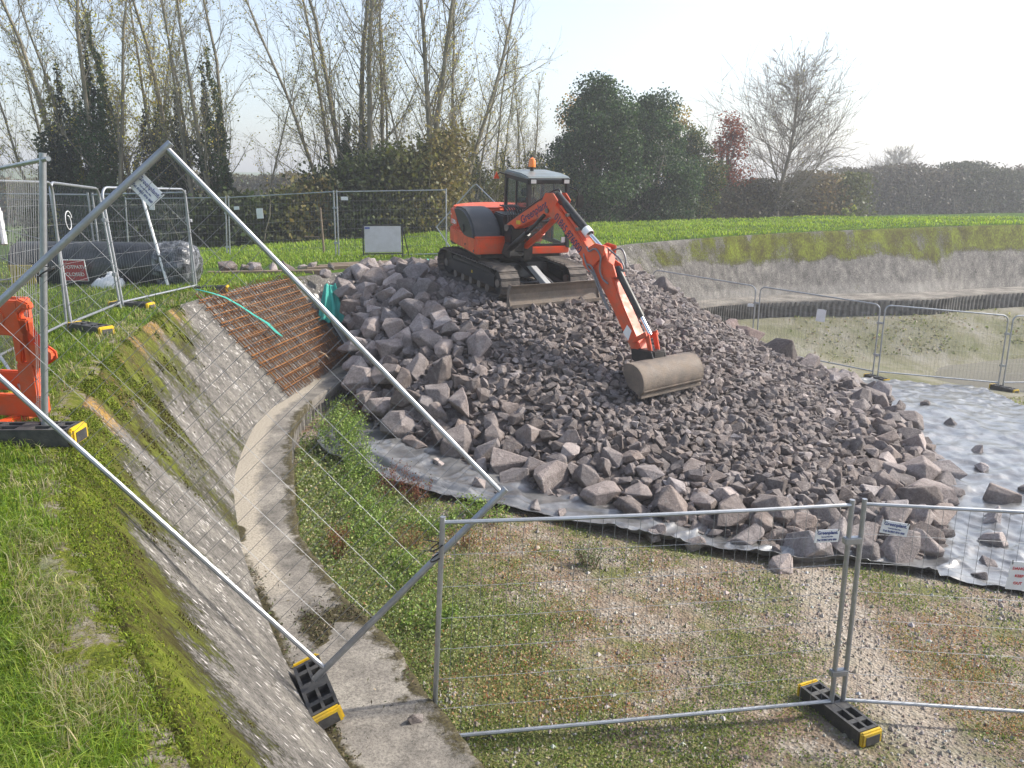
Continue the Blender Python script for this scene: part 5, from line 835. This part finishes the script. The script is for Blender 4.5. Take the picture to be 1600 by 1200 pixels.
cm = pick(g0, n, [(.105, .15, .012), (.165, .22, .018), (.24, .29, .03), (.07, .07, .015)], [3, 3, 1.5, 1.0]); cd_ = pick(g0, n, [(.07, .055, .018), (.10, .085, .02), (.13, .13, .02), (.045, .036, .016)], [2, 2, 2, 1.5]); low_ = g0.random(n) < smooth01((vA - .12 + .5 * (dn - .5)) / .28); cm = np.where(low_[:, None], cd_, cm)
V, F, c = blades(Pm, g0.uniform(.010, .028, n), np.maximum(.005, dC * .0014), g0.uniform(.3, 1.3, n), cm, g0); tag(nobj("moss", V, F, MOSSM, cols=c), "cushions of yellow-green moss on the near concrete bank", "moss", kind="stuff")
# bed: low weeds, gravel
ROCKZ = np.vstack([OUTL]); SHP = np.vstack([outer[:20], np.array([(8, 24)]), np.array([(-2, 16)])])
def on_bed(x, y): 
    q = seg_dist(x, y, OUC); ins = inside(x, y, np.vstack([OUC[(OUC[:, 1] > -5)], [(89, -8), (5.4, -8)]])); return ins & (q > .03), q
x, y, d = polar(g0, 400000, 4.6, 13.5, -28, 40); ob, dq = on_bed(x, y); k = ob & ~inside(x, y, OUTL) & ~inside(x, y, SHP); x, y, d, dq = x[k], y[k], d[k], dq[k]
n1 = fbm(x * .75 + 3, y * .75 + 1, 4); n2 = fbm(x * 2.6, y * 2.6 + 5, 4); lush = np.exp(-np.maximum(0, dq - .2) ** 2 / 1.7) * smooth01((y - 6.0) / 1.5); trk = track(x, y)
dens = np.clip(.26 + 1.5 * (n2 - .42) + .8 * (n1 - .5) + 1.0 * lush - .9 * trk, 0, 1); k = g0.random(len(x)) < dens; x, y, d, n1, n2, lush = x[k], y[k], d[k], n1[k], n2[k], lush[k]; n = len(x); z = bed_z(x, y)
red = smooth01((fbm(x * .9 + 31, y * .9 + 7, 3) - .46) / .12); c = pick(g0, n, [(.13, .19, .04), (.20, .25, .06), (.28, .31, .11), (.07, .12, .03), (.40, .35, .17)], [3, 3, 2, 1.2, 1.2]); cr = pick(g0, n, [(.38, .20, .10), (.46, .32, .17), (.30, .11, .07), (.24, .22, .08)], [2.2, 3.5, .7, 1.5]); c = np.where((g0.random(n) < red * .62 * (1 - .95 * np.clip(lush * 1.6, 0, 1)))[:, None], cr, c)
c = np.where(((lush > .35) & (g0.random(n) < .35))[:, None], pick(g0, n, [(.30, .34, .16), (.36, .38, .22), (.24, .30, .10)], [1, 1, 1]), c); hh = np.abs(g0.normal(0, .014, n)) + lush * g0.random(n) ** 2 * .22; V, F, c = leafquads(np.stack([x, y, z + hh], 1), g0.uniform(.011, .028, n) * (1 + .35 * lush) * np.maximum(1, d / 8), c, g0, .5, .7); tag(nobj("ground_cover", V, F, LEAFM, cols=c), "low green and russet weeds creeping over the gravel bed", "weeds", kind="stuff"); print("weeds", n)
x, y, d = polar(g0, 60000, 14, 34, 6, 42); ob, dq = on_bed(x, y); n1 = fbm(x * .5, y * .5, 4); k = ob & ~inside(x, y, OUTL) & ~inside(x, y, SHP) & (g0.random(len(x)) < .25 + 2.2 * (n1 - .45)) & (bed_smooth(x, y) > -3.6); x, y, d = x[k], y[k], d[k]; n = len(x)
V, F, c = leafquads(np.stack([x, y, bed_z(x, y) + .02 * g0.random(n)], 1), d * .0028 * g0.uniform(.6, 1.3, n), pick(g0, n, [(.19, .22, .08), (.27, .28, .13), (.33, .30, .20), (.24, .17, .11)], [3, 3, 3, .6]), g0, .4, .8); tag(nobj("ground_cover", V, F, LEAFM, cols=c), "thin green weeds on the far reservoir bed", "weeds", kind="stuff")
x, y, d = polar(g0, 34000, 4.6, 13, -26, 40); ob, dq = on_bed(x, y); k = ob & ~inside(x, y, OUTL) & ~inside(x, y, SHP) & (g0.random(len(x)) < .25 + .9 * smooth01((fbm(x * 1.3 + 50, y * 1.3, 4) - .45) / .2) + .5 * track(x, y)); x, y, d = x[k], y[k], d[k]; n = len(x); oc = np.array([(1, 0, 0), (-1, 0, 0), (0, 1, 0), (0, -1, 0), (0, 0, 1), (0, 0, -1)], float); of = np.array([(0, 2, 4), (2, 1, 4), (1, 3, 4), (3, 0, 4), (2, 0, 5), (1, 2, 5), (3, 1, 5), (0, 3, 5)])
sz = g0.lognormal(math.log(.011), .4, n) * np.maximum(1, d / 8); V = np.stack([x, y, bed_z(x, y) + sz * .25], 1)[:, None] + oc[None] * (sz[:, None] * g0.uniform(.6, 1.3, (n, 3)))[:, None]; PEB = leafmat("pebble_stone", .0, .8); nobj_ = nobj("gravel", V.reshape(-1, 3), (of[None] + (np.arange(n) * 6)[:, None, None]).reshape(-1, 3), PEB, cols=np.repeat(pick(g0, n, [(.44, .41, .37), (.34, .30, .26), (.26, .22, .18), (.50, .48, .45)], [1.6, 3, 3.4, .4]), 6, 0)); tag(nobj_, "pale pebbles scattered over the reservoir bed", "gravel", kind="stuff")
# leaf litter on the walkway
sl_ = g0.uniform(arc_of(3.0), arc_of(5.2), 9000); wl_ = g0.random(9000); q = at_arc(sl_); Pq = q[:, 3:5] * (1 - wl_[:, None]) + q[:, 5:7] * wl_[:, None]; ri = np.interp(sl_, _arc, _tt); k = g0.random(9000) < np.clip(bandw(ri, 3.3, 4.8, .5) * (fbm(Pq[:, 0] * 1.4, Pq[:, 1] * 1.4, 3) > .45) * smooth01((wl_ - .15) / .3) + .5 * (wl_ < .12), .01, 1); Pq = Pq[k]; n = len(Pq)
V, F, c = leafquads(np.concatenate([Pq, np.full((n, 1), BERM) + g0.uniform(0, .02, (n, 1))], 1), g0.uniform(.015, .05, n), pick(g0, n, [(.06, .05, .03), (.11, .09, .05), (.07, .09, .025), (.26, .21, .14)], [3, 2, 1.5, .7]), g0, 0, .3); tag(nobj("debris", V, F, PEB, cols=c), "dark dead plant litter drifted across the near walkway", "litter", kind="stuff")
# taller weeds, each a plant
def weed(x, y, h, r, n, pal, wts, label, *a_, **k_):
    return weed_(x, y, h * (1.35 if pal is GRN else 1.1), r * (1.35 if pal is GRN else 1.1), int(n * 2.2), pal, wts, label, *a_, **k_)
def weed_(x, y, h, r, n, pal, wts, label, z=None, stems=14, size=.04, name="weed_plant", stemcol=(.16, .13, .05), upright=.3):
    r1 = np.random.default_rng(int(abs(x * 1000 + y * 77))); z = bz(x, y) if z is None else z; t = thing(name, (x, y, z), label, "plant", "taller weeds beside the walkway and membrane"); m = MB(); tips = []
    for _ in range(stems):
        a = r1.uniform(0, 6.28); q = r * math.sqrt(r1.random()) * .8; e = A(q * math.cos(a), q * math.sin(a), h * r1.uniform(.6, 1) * (1 - .3 * (q / r) ** 2)); s0 = e * A(.45, .45, 0); m.tube([s0, lerp(s0, e, .5) + r1.normal(0, .015, 3), e], [.005, .004, .002], 4, cap=False); tips.append((s0, e))
    m.build("stem", plain("weed_stem", stemcol, .8), t); k = r1.integers(0, stems, n); f = r1.random(n) ** .7; Pp = np.array([lerp(tips[kk][0], tips[kk][1], ff) for kk, ff in zip(k, f)]) + r1.normal(0, .045, (n, 3)) * min(1, r * 3); Pp[:, 2] = np.maximum(Pp[:, 2], 0)
    V, F, c = leafquads(Pp, r1.uniform(.6, 1.3, n) * size, pick(r1, n, pal, wts), r1, upright, .6); nobj("foliage", V, F, LEAFM, t, cols=c); return t
GRN = [(.16, .25, .05), (.25, .35, .08), (.33, .40, .13), (.08, .13, .03)]; RED = [(.16, .05, .035), (.22, .09, .05), (.11, .06, .04), (.15, .15, .05)]
for (x, y, h, r, nn_, pal, lb) in [(-2.55, 12.0, .45, .4, 900, GRN, "bushy bright green weed nearest the membrane corner by the walkway"), (-2.85, 12.7, .62, .45, 1300, GRN, "tallest bright green weed against the sheet piling"), (-3.0, 13.4, .5, .4, 900, GRN, "green weed between the tallest weed and the boulders"), (-2.35, 11.35, .32, .4, 700, GRN, "low green weed hugging the walkway edge below the membrane"), (-2.75, 14.3, .5, .4, 500, RED, "russet weed at the foot of the boulders beside the piling"), (-3.1, 14.2, .45, .3, 500, GRN, "dark weed tucked under the walkway edge below the boulders"),
        (-1.75, 11.0, .5, .35, 330, RED, "dark red dock stems in front of the membrane"), (-1.35, 10.75, .42, .3, 260, RED, "second clump of dark red stems along the membrane edge"), (-2.05, 8.75, .5, .2, 240, [(.26, .12, .05), (.2, .1, .05), (.14, .13, .05)], "rusty brown dead stems beside the walkway edge"), (-1.3, 9.1, .3, .3, 240, [(.26, .14, .06), (.16, .16, .06)], "brown seed stems among the low weeds"), (-.6, 9.4, .28, .3, 200, [(.28, .15, .07), (.17, .17, .06)], "thin brown seed stems out on the weedy bed"), (.95, 9.0, .3, .22, 300, [(.14, .18, .08), (.22, .24, .13)], "grey-green tuft standing alone on the gravel bed"), (-1.9, 9.9, .28, .45, 700, GRN, "spreading green weed midway along the walkway edge"), (-.4, 10.3, .22, .4, 500, GRN, "low green weed in front of the membrane's middle"), (-2.15, 10.6, .34, .42, 700, GRN, "full green weed beside the walkway below the dock stems"), (-1.85, 9.2, .26, .4, 600, GRN, "grey-green weed beside the rusty dead stems"), (-1.25, 8.3, .24, .4, 600, GRN, "low leafy weed on the bend of the walkway edge"), (-1.0, 9.9, .2, .45, 600, GRN, "flat leafy weed in the middle of the weedy strip"), (-.9, 7.4, .2, .35, 500, GRN, "leafy weed near the litter drift on the walkway")]:
    weed(x, y, h, r, nn_, pal, [2, 2, 1, 1.2][:len(pal)], lb, size=.035 if pal is GRN else .028, stems=18 if pal is not GRN else 22, stemcol=(.14, .06, .04) if pal is not GRN else (.12, .14, .04))
# ------------------------------------------------------------------ trees
BARK = plain("tree_bark", (.25, .22, .165), .9, 0, .35, 5, bump=.3, bscale=18, dirt=(.06, .065, .03), damt=.7, dscale=2); BARK2 = plain("pale_bark", (.24, .205, .17), .9, 0, .3, 5)
def segmesh(name, segs, mat, n=4):
    P0 = np.array([s[0] for s in segs]); P1 = np.array([s[1] for s in segs]); r_0 = np.array([s[2] for s in segs]); r_1 = np.array([s[3] for s in segs]); t = P1 - P0; t /= np.linalg.norm(t, axis=1)[:, None] + 1e-9
    a = np.cross(t, np.where(np.abs(t[:, 2:]) > .9, A(1, 0, 0)[None], A(0, 0, 1)[None])); a /= np.linalg.norm(a, axis=1)[:, None]; b = np.cross(t, a); V = []
    for (Pq, rq) in ((P0, r_0), (P1, r_1)):
        for k in range(n): w = 2 * math.pi * k / n; V.append(Pq + rq[:, None] * (math.cos(w) * a + math.sin(w) * b))
    V = np.stack(V, 1).reshape(-1, 3); i = (np.arange(len(segs)) * 2 * n)[:, None]; F = np.concatenate([i + np.array([k, (k + 1) % n, n + (k + 1) % n, n + k])[None] for k in range(n)]); return npmesh(name, V, F, mat, smooth=True)
def branch(r1, p, d, L_, r, nseg, segs, wander=.12, up=.06):
    pts = [p]; d = unit(d)
    for i in range(nseg):
        d = unit(d + r1.normal(0, wander, 3) + A(0, 0, up)); q = p + d * L_ / nseg; ra = r * (1 - .8 * i / nseg); rb2 = r * (1 - .8 * (i + 1) / nseg); segs.append((p, q, ra, rb2)); p = q; pts.append(p)
    return pts
def side_dir(r1, d, ang):
    a = r1.normal(size=3); a -= d * (a @ d); return unit(unit(d) * math.cos(ang) + unit(a) * math.sin(ang))
TW = .0055
def stem_tree(seed, H, r, first=.22, nb=34, ang=.55, bl=.27, leaves=2600, sub=7, twigs=3, spread=1.0):
    r1 = np.random.default_rng(seed); segs = []; tips = []; tr = branch(r1, A(0, 0, 0), A(0, 0, 1), H, r, 12, segs, .045, .05); P_ = np.array(tr)
    for b in range(nb):
        f = first + (1 - first) * (b + r1.random()) / nb; j = f * (len(P_) - 1); j0 = int(j); p = lerp(P_[j0], P_[min(j0 + 1, len(P_) - 1)], j - j0); L1 = H * bl * (1.05 - .75 * f) * r1.uniform(.6, 1.25) * spread
        d = side_dir(r1, A(0, 0, 1), ang * r1.uniform(.7, 1.35)); pts = branch(r1, p, d, L1, max(.012, r * .27 * (1 - .7 * f)), 5, segs, .12, .10)
        for s in range(sub):
            g = (s + .6 + r1.random() * .5) / (sub + .6) * 5; g0_ = int(min(g, 4)); p2 = lerp(pts[g0_], pts[g0_ + 1], g - g0_); d2 = side_dir(r1, unit(pts[g0_ + 1] - pts[g0_]), r1.uniform(.4, .85)); L2 = L1 * r1.uniform(.22, .42); pt2 = branch(r1, p2, d2, L2, .009, 2, segs, .15, .08)
            for w in range(twigs): p3 = lerp(pt2[w % 2], pt2[w % 2 + 1], r1.random()); d3 = side_dir(r1, unit(pt2[1] - pt2[0]), r1.uniform(.3, .8)); e = p3 + d3 * L2 * r1.uniform(.4, .8) + A(0, 0, .05); segs.append((p3, e, TW, TW * .6)); tips.append(e); tips.append(lerp(p3, e, .5))
    tips = np.array(tips); return segs, tips
def leafmesh(name, Pn, size, pal, wts, seed, mat=None, mul=None):
    r1 = np.random.default_rng(seed); n = len(Pn); cc0 = pick(r1, n, pal, wts, .25); cc0 = cc0 if mul is None else cc0 * mul[:, None]; V, F, c = leafquads(Pn, r1.uniform(.6, 1.3, n) * size, cc0, r1, -.1, .75); return npmesh(name, V, F, mat or LEAFM, cols=c)
AUT = [(.38, .34, .12), (.46, .39, .13), (.26, .27, .09), (.52, .41, .12)]; YEL = [(.58, .50, .08), (.66, .54, .10), (.44, .42, .10)]
VAR = []; TREEL = leafmat("tree_leaves", .5, .6)
for sd_, H_, r_, kw in [(1, 15.5, .15, dict(nb=30)), (2, 14.0, .12, dict(nb=27, ang=.5)), (3, 16.5, .17, dict(nb=33, ang=.6)), (4, 13.0, .095, dict(nb=25, ang=.45))]:
    sg, tp = stem_tree(sd_, H_, r_, **kw); r1 = np.random.default_rng(sd_ + 90); low = tp[:, 2] / H_; kq = r1.random(len(tp)) < np.where(low < .62, .85, .5); lp = tp[kq] + r1.normal(0, .06, (kq.sum(), 3)); VAR.append((segmesh("trunk", sg, BARK), leafmesh("crown", lp, .095, AUT, [2, 2, 2, .6], sd_, TREEL), leafmesh("crown", np.concatenate([lp, lp + r1.normal(0, .18, lp.shape)]), .105, YEL, [2, 2, 1], sd_, TREEL), H_))
def ivy_mesh(seed, h, r, n):
    r1 = np.random.default_rng(seed); a = r1.uniform(0, 6.283, n); z = h * r1.random(n) ** 1.15 * (.55 + .75 * vnoise(a * 1.2 + seed, a * 0 + 3)); rad = r * (1.15 - .85 * np.clip(z / h, 0, 1.1)) * (.25 + 1.5 * vnoise(a * 1.6 + seed, z * 1.3)) * np.sqrt(r1.uniform(.35, 1, n)); return leafmesh("ivy", np.stack([rad * np.cos(a), rad * np.sin(a), z], 1), .13, [(.020, .042, .013), (.036, .072, .019), (.065, .105, .03), (.24, .23, .05)], [3, 3, 1.6, .5], seed)
IVY = [ivy_mesh(11, 6.6, 1.15, 12000), ivy_mesh(12, 8.0, 1.1, 14000), ivy_mesh(13, 5.0, 1.3, 11000)]
def px_at(px, Y): return (px - 800) / 1256 * Y * 1.0
def gzf(x, y): return float(ground_at(np.array([x]), np.array([y]))[2][0])
def mkobj(name, me, parent, loc=(0, 0, 0), rot=(0, 0, 0), sc=(1, 1, 1)):
    o = link(bpy.data.objects.new(name, me), parent); o.location = loc; o.rotation_euler = rot; o.scale = sc; return o
def tall_tree(px, Y, stems, label, ivy=None, yel=False):
    x = px_at(px, Y); t = thing("tall_tree", (x, Y, gzf(x, Y) - .1), label, "tree", "tall thin trees behind the fence")
    for j, (dx, ly, lx, v, s) in enumerate(stems):
        tr, c1, c2, H_ = VAR[v]; rt_ = (ly, lx, random.uniform(0, 6.28)); lo = (dx, random.uniform(-.3, .3), 0); mk = Matrix.Translation(lo) @ Matrix.Rotation(lx, 4, 'Y') @ Matrix.Rotation(ly, 4, 'X') @ Matrix.Rotation(rt_[2], 4, 'Z') @ Matrix.Scale(s, 4)
        for nm, me in (("trunk", tr), ("crown", c2 if yel else c1)): o = link(bpy.data.objects.new(nm, me), t); o.matrix_local = mk
    if ivy is not None:
        for (v, s, dx) in ivy: mkobj("ivy", IVY[v], t, (dx, 0, 0), (0, 0, random.uniform(0, 6)), (s, s, s))
    return t
tall_tree(118, 36, [(-.3, 0, -.34, 3, .95), (.1, 0, -.22, 1, .85), (.6, 0, -.1, 0, 1.0), (1.0, 0, -.03, 3, 1.05)], "leftmost ivy-clad tree, its thin stems fanning outward", [(0, 1.15, .3), (2, 1.0, -.5), (1, .8, 1.0)])
tall_tree(178, 35, [(0, 0, -.05, 0, 1.0), (.5, 0, .0, 1, 1.0)], "ivy-clad tree second from the leftmost fanning one", [(1, 1.08, .1)])
tall_tree(222, 37, [(0, 0, .03, 1, 1.0), (.6, 0, .09, 3, 1.0)], "slim yellow-leaved tree among the ivy-clad trunks", [(2, .9, .2)], True)
tall_tree(262, 36, [(0, 0, -.02, 3, 1.1), (-.6, 0, -.07, 1, .9)], "slim tree with bushy ivy base beside the yellow-leaved one", [(2, 1.2, 0)], True)
tall_tree(298, 35.5, [(0, 0, -.01, 0, .95), (.4, 0, .08, 3, .95)], "narrow ivy-clad tree above the tilted panel's peak", [(0, 1.0, 0)])
tall_tree(348, 35, [(0, 0, -.03, 1, 1.0), (-.4, 0, -.09, 3, 1.0), (.3, 0, .04, 0, .9), (.9, 0, .32, 3, .75)], "ivy-clad tree with one stem leaning toward the gap", [(1, .95, .1), (2, .8, .6)])
tall_tree(540, 38, [(0, 0, -.3, 2, .9), (.2, 0, -.2, 1, 1.05), (.6, 0, -.1, 0, 1.1), (.9, 0, -.04, 2, 1.0)], "many-stemmed tree leaning over the gap, ivy at its base", [(0, .9, .6), (2, 1.1, .2)])
tall_tree(588, 37, [(0, 0, -.08, 2, 1.0), (.4, 0, .02, 1, 1.1)], "tall straight tree with ivy sleeve right beside the many-stemmed one", [(0, .85, -.3)])
tall_tree(618, 41, [(0, 0, .02, 3, 1.1), (.5, 0, .1, 1, .9)], "thin pale tree between two thicker trunks, no ivy")
tall_tree(665, 36.5, [(0, 0, .0, 2, 1.05), (.5, 0, .04, 0, 1.0), (-.7, 0, -.06, 3, .9)], "thick twin-trunked tree above the back fence's end post", [(2, .8, .1)])
tall_tree(690, 38, [(0, 0, .3, 2, .95), (.3, 0, .16, 1, 1.0)], "tree leaning toward the excavator with spreading branches", [(2, 1.0, 0)])
tall_tree(738, 41, [(0, 0, .06, 3, .85), (.8, 0, .16, 1, .75), (-.4, 0, -.02, 3, .8)], "shorter fine-twigged tree behind the excavator's engine", [(0, .8, .1)])
tall_tree(782, 43, [(0, 0, .02, 3, .8), (.7, 0, .12, 3, .75), (1.2, 0, .2, 1, .65), (-.5, 0, -.08, 1, .68)], "fine-twigged fan-shaped tree directly above the excavator cab", [(2, .9, .2)])
tall_tree(830, 47, [(0, 0, .0, 3, .72), (.8, 0, .1, 1, .62), (-.7, 0, -.1, 3, .6)], "small fine-twigged tree beside the dark evergreen")
# broad leafy trees
def leafy(name, px, Y, h, w, label, pal, wts, n, leaf=.17, clumps=26, seed=0, cat="tree", base=.12, group="broad leafy trees beyond the crest", topw=.6):
    r1 = np.random.default_rng(seed); x = px_at(px, Y); t = thing(name, (x, Y, gzf(x, Y) - .1), label, cat, group); segs = []; branch(r1, A(0, 0, 0), A(0, 0, 1), h * .8, .03 * h, 8, segs, .06); cs = []
    for k in range(clumps):
        f = base + (1 - base) * (k + .5) / clumps; rad = w / 2 * (math.sin(math.pi * min(1, .22 + .78 * f) ** .9) ** topw); a = r1.uniform(0, 6.28); q = rad * math.sqrt(r1.uniform(.15, 1)) * (1.22 if r1.random() < .25 else 1); c = A(q * math.cos(a), q * math.sin(a) * .8, f * h * r1.uniform(.84, 1.0)); cs.append((c, h * r1.uniform(.035, .125))); branch(r1, A(0, 0, max(.3, c[2] * .55)), unit(c - A(0, 0, c[2] * .55)) + A(0, 0, .2), np.linalg.norm(c - A(0, 0, c[2] * .55)) * .95, .008 * h, 4, segs, .1)
    Pn = []; ML = []
    for c, s in cs: m = int(n / clumps * (s / (.085 * h)) ** 1.6) + 8; ML.append(np.full(m, r1.uniform(.7, 1.45))); u = r1.normal(size=(m, 3)); u /= np.linalg.norm(u, axis=1)[:, None]; Pn.append(c + u * (s * r1.random(m)[:, None] ** .4) * A(1.25, 1.1, .85) * (1 + .25 * (r1.random((m, 1)) < .06)))
    mkobj("trunk", segmesh("trunk", segs, BARK, 5), t); mkobj("crown", leafmesh("crown", np.concatenate(Pn), leaf, pal, wts, seed + 1, None, np.concatenate(ML)), t); return t
EVG = [(.022, .048, .018), (.04, .075, .026), (.065, .105, .038), (.10, .145, .055)]
leafy("evergreen_tree", 925, 46, 9.6, 6.8, "big dark evergreen tree behind the excavator's boom", EVG, [3, 3, 2, .8], 52000, .14, 90, 31); leafy("evergreen_tree", 1005, 48, 8.9, 6.6, "dark evergreen merging with the biggest one on its shaded side", EVG, [3, 3, 2, .8], 44000, .14, 80, 32); leafy("evergreen_tree", 1072, 52, 7.2, 4.2, "lower dark green tree next to the red-leaved one", [(.03, .055, .018), (.06, .085, .025), (.12, .13, .03), (.2, .17, .04)], [3, 3, 2, 1], 26000, .13, 56, 33)
leafy("autumn_tree", 1046, 58, 9.2, 3.6, "yellowing tree peeping over the dark evergreens", [(.25, .19, .04), (.36, .24, .04), (.14, .13, .03)], [2, 1.5, 1.5], 6000, .16, 20, 34); leafy("autumn_tree", 897, 54, 10.0, 3.4, "orange-leaved tree showing through the evergreen's top", [(.42, .22, .03), (.3, .2, .04), (.12, .12, .03)], [2, 1, 1], 4200, .16, 18, 35)
leafy("red_tree", 1124, 57, 8.6, 2.8, "slim red-leaved autumn tree beside the bare round tree", [(.30, .075, .035), (.22, .06, .035), (.38, .13, .05)], [3, 2, 1], 4200, .15, 22, 36, base=.45)
def bare_tree(px, Y, h, label, seed, nb=46, mat=None, name="bare_tree", leaf=None, sc=1.0):
    x = px_at(px, Y); t = thing(name, (x, Y, gzf(x, Y) - .1), label, "tree", "bare crowned trees"); TWB = 1; sg, tp = stem_tree(seed, h, .02 * h, .15, nb, 1.02, .86, sub=12, twigs=5, spread=.9); sg = [(a, b, max(c, .010 if Y < 100 else .03), max(d_, .006 if Y < 100 else .02)) for a, b, c, d_ in sg]; mkobj("trunk", segmesh("trunk", sg, mat or BARK2, 4), t)
    r1 = np.random.default_rng(seed); k = r1.random(len(tp)) < (.10 if leaf is None else leaf); mkobj("crown", leafmesh("crown", tp[k], .11, AUT, [2, 2, 1, 1], seed), t); return t
bare_tree(1205, 58, 10.6, "large bare tree with a rounded fan of branches", 61, 62); bare_tree(1378, 165, 9.0, "faint hazy tree standing alone far beyond the hedge", 62, 40, leaf=.9); bare_tree(1283, 300, 9, "ghostly distant tree at the edge of the far field", 63, 26, leaf=.9)
# hedge and thickets
def thicket(name, pts, hgt, wid, n, pal, wts, label, leaf, seed, cat="hedge", kind=None, stems=60):
    r1 = np.random.default_rng(seed); pts = np.array(pts, float); c = pts.mean(0); t = thing(name, (c[0], c[1], gzf(c[0], c[1])), label, cat); u = r1.random(n) * (len(pts) - 1); i = u.astype(int); f = (u - i)[:, None]; Pb = pts[i] * (1 - f) + pts[np.minimum(i + 1, len(pts) - 1)] * f
    hh_ = hgt * (.74 + .4 * fbm(u * 3.1 + seed, u * 0 + seed, 4)) ; zz3 = hh_ * r1.random(n) ** .75; off = r1.normal(0, 1, n) * wid * .5 * (1.15 - .6 * zz3 / hgt); Pb = Pb + np.stack([r1.normal(0, .4, n), off], 1); z0 = ground_at(Pb[:, 0], Pb[:, 1])[2]; loc = np.array(t.location)
    o = mkobj("foliage", leafmesh("foliage", np.stack([Pb[:, 0], Pb[:, 1], z0 + zz3], 1) - loc, leaf, pal, wts, seed), t); segs = []
    for _ in range(stems): k = r1.integers(0, n); p = A(Pb[k, 0], Pb[k, 1], z0[k]) - loc; branch(r1, p, A(r1.normal(0, .3), r1.normal(0, .2), 1), hh_[k] * r1.uniform(.8, 1.25), .03, 5, segs, .18)
    mkobj("stems", segmesh("stems", segs, BARK), t)["kind"] = "stuff"; return t
L2 = lambda a: [(px_at(p, Y), Y) for p, Y in a]
DKU = [(.034, .048, .018), (.06, .078, .026), (.11, .115, .036), (.17, .145, .05)]; BRN = [(.13, .105, .055), (.09, .08, .04), (.17, .13, .06), (.10, .11, .04)]
thicket("thicket", L2([(270, 33.5), (400, 34), (520, 35)]), 3.7, 2.4, 48000, DKU, [3, 3, 1.5, 1], "dark low thicket behind the back fence below the gap in the trees", .2, 71, stems=50)
thicket("thicket", L2([(500, 35.5), (600, 36), (720, 37)]), 4.6, 2.6, 36000, DKU, [2, 3, 2.4, 1.6], "taller dark thicket behind the sign board under the many-stemmed tree", .18, 72, stems=70)
thicket("thicket", L2([(700, 39), (800, 42), (880, 45)]), 4.2, 2.4, 20000, [(.05, .06, .02), (.10, .10, .03), (.17, .15, .04), (.22, .18, .05)], [2, 3, 2, 1], "olive and yellow thicket behind the excavator", .14, 73, stems=60)
thicket("thicket", L2([(80, 37), (200, 37), (320, 36)]), 3.6, 2.2, 30000, DKU, [3, 3, 2, 1], "dark thicket under the ivy-clad trees behind the wrapped roll", .18, 74, stems=40)
thicket("thicket", L2([(1100, 58), (1220, 60), (1330, 62)]), 4.3, 3.0, 30000, BRN, [3, 3, 2, 2], "brown scrub around the foot of the large bare tree", .22, 75, stems=140)
thicket("hedge", L2([(1300, 88), (1450, 88), (1560, 90), (1760, 94)]), 5.7, 5.5, 70000, [(.10, .09, .065), (.075, .08, .05), (.13, .11, .08), (.16, .125, .075)], [3, 3, 2, 1], "long brown-green hedge beyond the far bank, fading in haze", .27, 76, stems=500)
thicket("hedge", L2([(-300, 85), (-50, 85), (120, 85)]), 5.0, 3, 22000, BRN, [3, 3, 2, 2], "pale distant hedge seen through the fence beside the near post", .3, 77, stems=40)
thicket("hedge", L2([(300, 95), (430, 95), (560, 95)]), 5.2, 3, 22000, BRN, [3, 3, 2, 2], "distant hedge glimpsed through the gap between the tall trees", .3, 79, stems=40)
leafy("shrub", 1322, 55, 2.4, 2.4, "small yellow-green shrub at the hedge's near end", [(.24, .28, .06), (.30, .33, .09)], [1, 1], 1800, .13, 9, 78, "shrub", .1, "shrubs on the crest")
# ------------------------------------------------------------------ haze
hz = MB().box(-705, 705, -705, 705, -7.2, 24).build("haze", None or BLACKP); hz.data.materials.clear(); hm = bpy.data.materials.new("haze"); hm.use_nodes = True; N = hm.node_tree.nodes; N.clear(); oo = N.new("ShaderNodeOutputMaterial"); pv = N.new("ShaderNodeVolumePrincipled"); pv.inputs["Color"].default_value = (.93, .95, 1, 1); pv.inputs["Density"].default_value = .0018; pv.inputs["Anisotropy"].default_value = .25; hm.node_tree.links.new(pv.outputs[0], oo.inputs["Volume"]); hz.data.materials.append(hm); tag(hz, kind="stuff")
# ------------------------------------------------------------------ alike stones are told apart by how near they lie
same = {}
for o in COL.objects:
    if o.parent is None and o.name.startswith("rock") and "label" in o: same.setdefault(o["label"], []).append(o)
ORD = ["nearest", "second nearest", "third nearest", "fourth nearest", "fifth nearest", "sixth nearest", "seventh nearest", "eighth nearest", "ninth nearest", "tenth nearest", "eleventh nearest", "twelfth nearest", "thirteenth nearest", "fourteenth nearest", "fifteenth nearest", "sixteenth nearest", "seventeenth nearest", "eighteenth nearest", "nineteenth nearest", "twentieth nearest", "twenty-first nearest", "twenty-second nearest", "twenty-third nearest", "twenty-fourth nearest"]
for lb, os_ in same.items():
    if len(os_) > 1:
        for k, o in enumerate(sorted(os_, key=lambda q: q.matrix_world.translation.y)[:len(ORD)]): t_ = lb + ", " + ORD[k]; o["label"] = t_ if len(t_.split()) <= 16 else t_.replace("the pile's front foot", "the front foot").replace("brown-grey", "brown").replace("halfway up on", "midway on").replace("behind the fence's top rail", "behind the fence rail")
